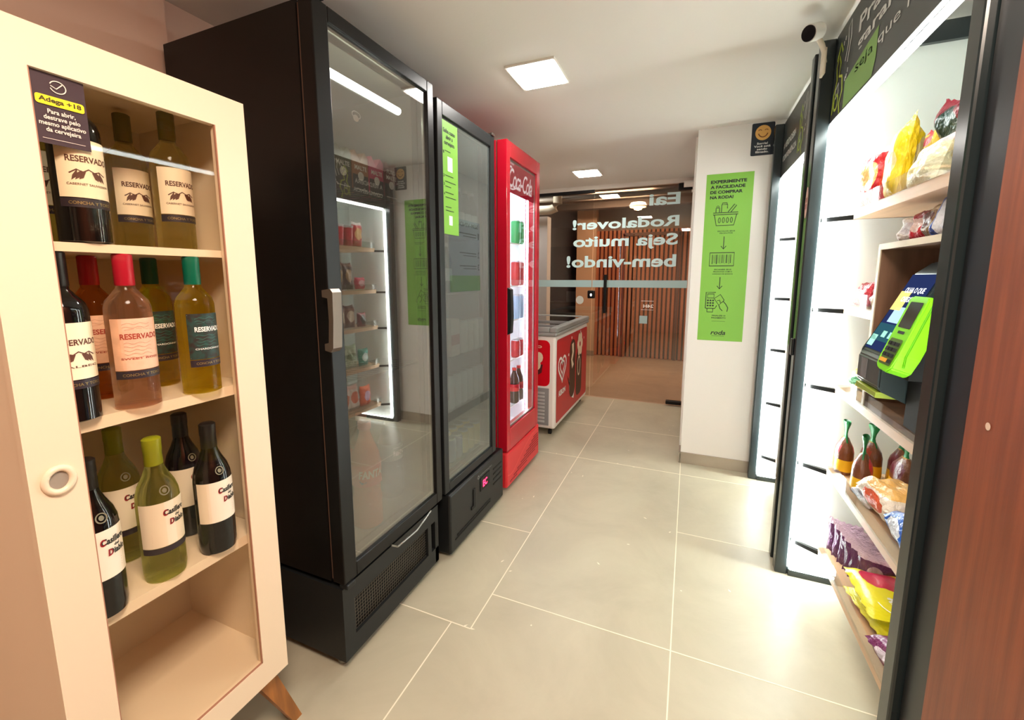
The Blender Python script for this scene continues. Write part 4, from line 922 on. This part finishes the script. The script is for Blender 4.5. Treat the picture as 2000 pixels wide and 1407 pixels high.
# ------------------------------------------------------------------ self-checkout terminal
KY0, KY1 = 1.352, 1.505
kt = thing('checkout_terminal', 'dark self-checkout terminal with sloping touch screen in the wooden box', 'terminal', (.60, 1.43, Zl+.02))
dk = mat('terminal_dark', (44, 54, 56), .3)
bm = bmesh.new(); prism(bm, [(.468, 1.010), (.462, 1.020), (.462, 1.088), (.472, 1.102), (.562, 1.312), (.60, 1.345), (.68, 1.345), (.68, .95), (.60, .95), (.52, .985)], 'y', KY0, KY1)
bmesh.ops.bevel(bm, geom=bm.edges[:], offset=.004, segments=2, affect='EDGES'); link('housing', bm, dk, kt)
link('stand', B((.60, .80, 1.37, 1.49, Zl+.0195, 1.0), (.66, .80, 1.38, 1.48, 1.0, 1.2)), darkgap, kt)
up = Vector((.090, 0, .210)).normalized(); Pk = Pl((.4715, 0, 1.105), (0, -1, 0), up, lift=.001)
LS = .224
bm = bmesh.new(); Pk.slab(bm, -KY1+.010, -KY0-.008, .004, LS, .002); scn = link('screen', bm, emis('scr_navy', (40, 52, 96), .55), kt)
A0, A1 = -KY1+.014, -KY0-.012
def scr(name, rgb, st, *rects, txt=()):
    bm = bmesh.new()
    for (a, b, c_, d_) in rects: Pk.poly(bm, [(a, c_), (b, c_), (b, d_), (a, d_)], .0036+.0002*len(name) % 3*.0001)
    for (s, a, b, c_, d_) in txt: Pk.text(bm, s, a, b, c_, d_, off=.02, l=.0042)
    return link(name, bm, emis('scr_'+name, rgb, st), scn)
scr('yellow_block', (244, 210, 120), .8, (A0, A0+.06, .12, .175))
scr('pale_block', (170, 200, 232), .8, (A0+.03, A1, .085, .13))
scr('teal_block', (50, 96, 110), .5, (A0, A1, .03, .08))
scr('mint_block', (160, 226, 200), .8, (A0, A0+.035, .012, .045), (A0+.05, A0+.075, .042, .06), (A0+.09, A0+.115, .042, .06))
scr('caption', (236, 240, 250), 1.0, txt=(('OLHA O QUE', A0+.02, A1-.005, .168, .186), ('CHEGOU', A0+.03, A1-.03, .145, .160)))
bm = bmesh.new(); bx(bm, .4605, .4625, 1.435, 1.475, 1.028, 1.082); link('scanner_window', bm, mat('scan', (110, 112, 116), .2), kt)
bm = bmesh.new(); bx(bm, .460, .52, KY0+.004, KY1-.008, .992, 1.008, bev=.002); link('green_strip', bm, mat('strip_green', (150, 170, 60), .4), kt)
# card reader
pr = thing('card_reader', 'bright lime green card reader clipped beside the terminal screen', 'card reader', (.50, 1.29, 1.17))
lime = mat('lime_plastic', (128, 226, 8), .35)
Pr = Pl((.452, 0, 1.105), (0, -1, 0), Vector((.05, 0, .155)), lift=.001)
bm = bmesh.new(); u0, u1 = -1.338, -1.248
prof = [(u0+.006, -.018), (u0+.02, -.026), (u1-.02, -.028), (u1-.004, -.016), (u1, .02), (u1, .155), (u1-.006, .163), (u0+.006, .163), (u0, .155), (u0, .0)]
A = [bm.verts.new(Pr.p(a, b, 0)) for a, b in prof]; D = [bm.verts.new(Pr.p(a, b, -.042)) for a, b in prof]
bm.faces.new(A); bm.faces.new(D[::-1])
for i in range(len(prof)): bm.faces.new((A[i], D[i], D[(i+1) % len(prof)], A[(i+1) % len(prof)]))
bmesh.ops.bevel(bm, geom=bm.edges[:], offset=.003, segments=2, affect='EDGES')
link('case', bm, lime, pr)
bm = bmesh.new(); Pr.rrect(bm, u0+.016, u1-.012, .083, .148, .004); link('display', bm, mat('pos_display', (44, 50, 44), .12), pr)
bm = bmesh.new(); Pr.rrect(bm, u0+.030, u1-.026, .068, .075, .002); link('card_slot', bm, ink, pr)
kp = bmesh.new(); Pr.rrect(kp, u0+.014, u1-.012, -.012, .055, .005); kpo = link('keypad', kp, mat('keypad_olive', (74, 104, 30), .4), pr)
for r in range(4):
    for c_ in range(3):
        bm = bmesh.new(); a = u0+.020+.019*c_; b_ = -.006+.0145*r; Pr.slab(bm, a, a+.014, b_, b_+.009, .003, .001)
        link('key', bm, mat('key_orange', (240, 170, 60), .4) if r == 0 and c_ < 2 else darkgap, kpo)
bm = bmesh.new(); P = FMY(0); tube(bm, [Pr.p(u1+.0008, -.005, -.02), Pr.p(u1+.0008, .02, -.014), Pr.p(u1+.0008, .15, -.012)], .0022, 6); link('side_groove', bm, mat('lime_dark', (90, 170, 10), .4), pr)
link('mount_arm', B((.49, .60, 1.27, 1.345, 1.06, 1.14), (.52, .60, 1.26, 1.345, .93, 1.06)), darkgap, pr)

# ------------------------------------------------------------------ security camera
sv = thing('security_camera', 'small white bullet security camera with black face on top of the shelving post', 'camera', (.40, 1.95, 2.12))
ax = Vector((-.72, -.62, -.30)).normalized(); c0 = Vector((.352, 1.925, 2.168))
link('camera_body', tube(bmesh.new(), [c0-ax*.035, c0-ax*.030, c0+ax*.012], .0285, 24), white, sv, smooth=True)
link('lens_face', tube(bmesh.new(), [c0+ax*.0122, c0+ax*.016], .0255, 24), mat('lens_black', (16, 12, 16), .12), sv)
bm = bmesh.new(); tube(bm, [c0-ax*.028+Vector((0, 0, -.01)), Vector((.395, 1.96, 2.135)), Vector((.405, 1.975, 2.12)), Vector((.412, 1.99, 2.085))], .009, 10)
bx(bm, .404, .4135, 1.965, 2.01, 2.04, 2.13, bev=.003); link('bracket', bm, mat('bracket_cream', (216, 206, 186), .45), sv, smooth=True)
bm = bmesh.new(); tube(bm, [(-.10, 4.40, 2.165), (-.02, 4.40, 2.165)], .030, 16); tube(bm, [(-.03, 4.41, 2.10), (-.005, 4.41, 2.10)], .014, 12)
tag(link('door_sensor', bm, white, smooth=True), 'small white cylindrical sensor at top corner by the glass door hinge', 'sensor')

# ------------------------------------------------------------------ posters and signs
Y_ = 3.105
ps = tag(link('wall_poster', FMY(Y_).slab(bmesh.new(), .064, .333, .885, 1.957, .0012), green), 'tall lime green instruction poster on the white pillar', 'poster')
P = FMY(Y_-.0014); cx = .185
bm = bmesh.new()
for i, s in enumerate(('EXPERIMENTE', 'A FACILIDADE', 'DE COMPRAR', 'NA RODA!')):
    P.text(bm, s, .090, .090+(.205, .198, .185, .135)[i], 1.898-.032*i, 1.918-.032*i, off=.045)
link('title', bm, ink, ps); bm = bmesh.new()
for i, (s, w_) in enumerate((('ESCOLHA SEUS', .10), ('PRODUTOS', .075))): P.text(bm, s, cx+.012-w_/2, cx+.012+w_/2, 1.595-.013*i, 1.603-.013*i, off=.02)
for i, (s, w_) in enumerate((('ESCANEIE SEUS', .10), ('PRODUTOS COM O', .11), ('CÓDIGO DE BARRAS', .12))): P.text(bm, s, cx+.006-w_/2, cx+.006+w_/2, 1.350-.014*i, 1.358-.014*i, off=.02)
for i, (s, w_) in enumerate((('FINALIZE O', .08), ('PAGAMENTO', .085))): P.text(bm, s, cx-w_/2, cx+w_/2, 1.048-.015*i, 1.057-.015*i, off=.02)
P.stroke(bm, [(.145, 1.015), (.225, 1.015)], .0015)
link('caption', bm, ink, ps); bm = bmesh.new()
P.text(bm, 'roda', .143, .232, .925, .955, off=.02, shear=.25); P.stroke(bm, [(.15, .917), (.225, .917)], .002)
link('logo', bm, ink, ps)
bm = bmesh.new(); wd = .0045
P.stroke(bm, [(.115, 1.715), (.258, 1.715), (.258, 1.703), (.115, 1.703)], wd, True); P.stroke(bm, [(.122, 1.703), (.136, 1.635), (.237, 1.635), (.250, 1.703)], wd)
for k in range(4): P.circ(bm, .153+.023*k, 1.668, .006, .016, .0035)
P.stroke(bm, [(.13, 1.718), (.13, 1.745), (.150, 1.745), (.150, 1.718)], wd); P.circ(bm, .14, 1.752, .007, .006, .003)
P.stroke(bm, [(.162, 1.718), (.162, 1.765), (.195, 1.765), (.195, 1.74)], wd); P.stroke(bm, [(.165, 1.765), (.165, 1.775), (.192, 1.775), (.192, 1.765)], wd)
P.stroke(bm, [(.20, 1.718), (.235, 1.765), (.247, 1.758), (.216, 1.716)], wd)
link('basket_icon', bm, ink, ps); bm = bmesh.new()
P.stroke(bm, [(.187, 1.565), (.187, 1.485)], wd); P.stroke(bm, [(.172, 1.505), (.187, 1.485), (.202, 1.505)], wd)
link('arrow', bm, ink, ps); bm = bmesh.new()
P.stroke(bm, [(.110, 1.378), (.110, 1.462), (.252, 1.462), (.252, 1.378)], .0055, True)
for k, ww in enumerate((3, 1, 2, 4, 1, 2, 1, 3, 2, 1, 4, 1, 2, 3)): 
    u = .124+.0082*k; P.poly(bm, [(u, 1.395 if k % 3 else 1.39), (u+.0013*ww, 1.395 if k % 3 else 1.39), (u+.0013*ww, 1.45), (u, 1.45)])
link('barcode_icon', bm, ink, ps); bm = bmesh.new()
P.stroke(bm, [(.179, 1.305), (.179, 1.228)], wd); P.stroke(bm, [(.164, 1.248), (.179, 1.228), (.194, 1.248)], wd)
link('arrow', bm, ink, ps); bm = bmesh.new()
P.stroke(bm, [(.102, 1.10), (.102, 1.205), (.160, 1.205)], wd); P.stroke(bm, [(.102, 1.10), (.16, 1.10), (.17, 1.12)], wd); P.stroke(bm, [(.112, 1.195), (.15, 1.195), (.15, 1.168), (.112, 1.168)], wd, True)
for r in range(3):
    for c_ in range(3): P.rrect(bm, .110+.0155*c_, .121+.0155*c_, 1.113+.017*r, 1.123+.017*r, .003)
P.stroke(bm, [(.113, 1.10), (.113, 1.075), (.148, 1.075), (.148, 1.10)], wd)
P.stroke(bm, [(.152, 1.165), (.188, 1.192), (.212, 1.155), (.182, 1.122)], wd, True)
P.stroke(bm, [(.182, 1.122), (.19, 1.10), (.205, 1.085)], wd); P.stroke(bm, [(.205, 1.15), (.222, 1.13), (.236, 1.105), (.232, 1.08)], wd); P.stroke(bm, [(.172, 1.15), (.185, 1.155), (.192, 1.135), (.203, 1.142)], wd)
link('payment_icon', bm, ink, ps)
sm = tag(link('camera_notice', FMY(Y_).rrect(bmesh.new(), .302, .424, 2.046, 2.236, .008, .002), mat('sign_navy', (34, 42, 52), .5)), 'small black surveillance notice with smiling face high on the pillar', 'sign')
bm = bmesh.new(); P = FMY(Y_-.0026); P.disc(bm, .363, 2.178, .042, .044); link('face_disc', bm, mat('smile_gold', (226, 172, 92), .5), sm)
bm = bmesh.new(); P.circ(bm, .363, 2.185, .026, .032, .006, 200, 340, .0014); P.circ(bm, .346, 2.188, .009, .008, .004, 20, 160, .0014); P.circ(bm, .380, 2.188, .009, .008, .004, 20, 160, .0014)
link('face_lines', bm, mat('smile_dark', (120, 70, 30), .5), sm)
bm = bmesh.new()
for i, s in enumerate(('Sorria!', 'Você está', 'sendo', 'filmado.')): w_ = (.058, .088, .055, .07)[i]; P.text(bm, s, .363-w_/2, .363+w_/2, 2.110-.0165*i, 2.1225-.0165*i, off=.02)
link('lettering', bm, whiteink, sm)
# board on the side of the pillar (seen mirrored in the cooler glass)
P = Pl((0, 0, 0), (0, -1, 0), (0, 0, 1)); P.O = Vector((-.0005, 0, 0))
sb = tag(link('instruction_board', P.slab(bmesh.new(), -3.86, -3.27, 1.17, 1.83, .002), mat('board_blue', (178, 190, 204), .5)), 'grey blue numbered instruction board on the side of the pillar', 'sign')
bm = bmesh.new(); P.slab(bm, -3.858, -3.272, 1.172, 1.32, .0006, .0022); link('green_band', bm, mat('bandgreen', (110, 178, 50), .5), sb)
bm = bmesh.new(); P.lift = .004
for i, z in enumerate((1.70, 1.52, 1.40)):
    P.text(bm, str(i+1), -3.84, -3.81, z-.03, z+.03, off=.03); P.stroke(bm, [(-3.78, z+.01), (-3.45, z+.01)], .01); P.stroke(bm, [(-3.78, z-.015), (-3.52, z-.015)], .008)
P.text(bm, 'BEM-VINDO', -3.82, -3.40, 1.77, 1.81, off=.02)
link('lettering', bm, ink, sb)
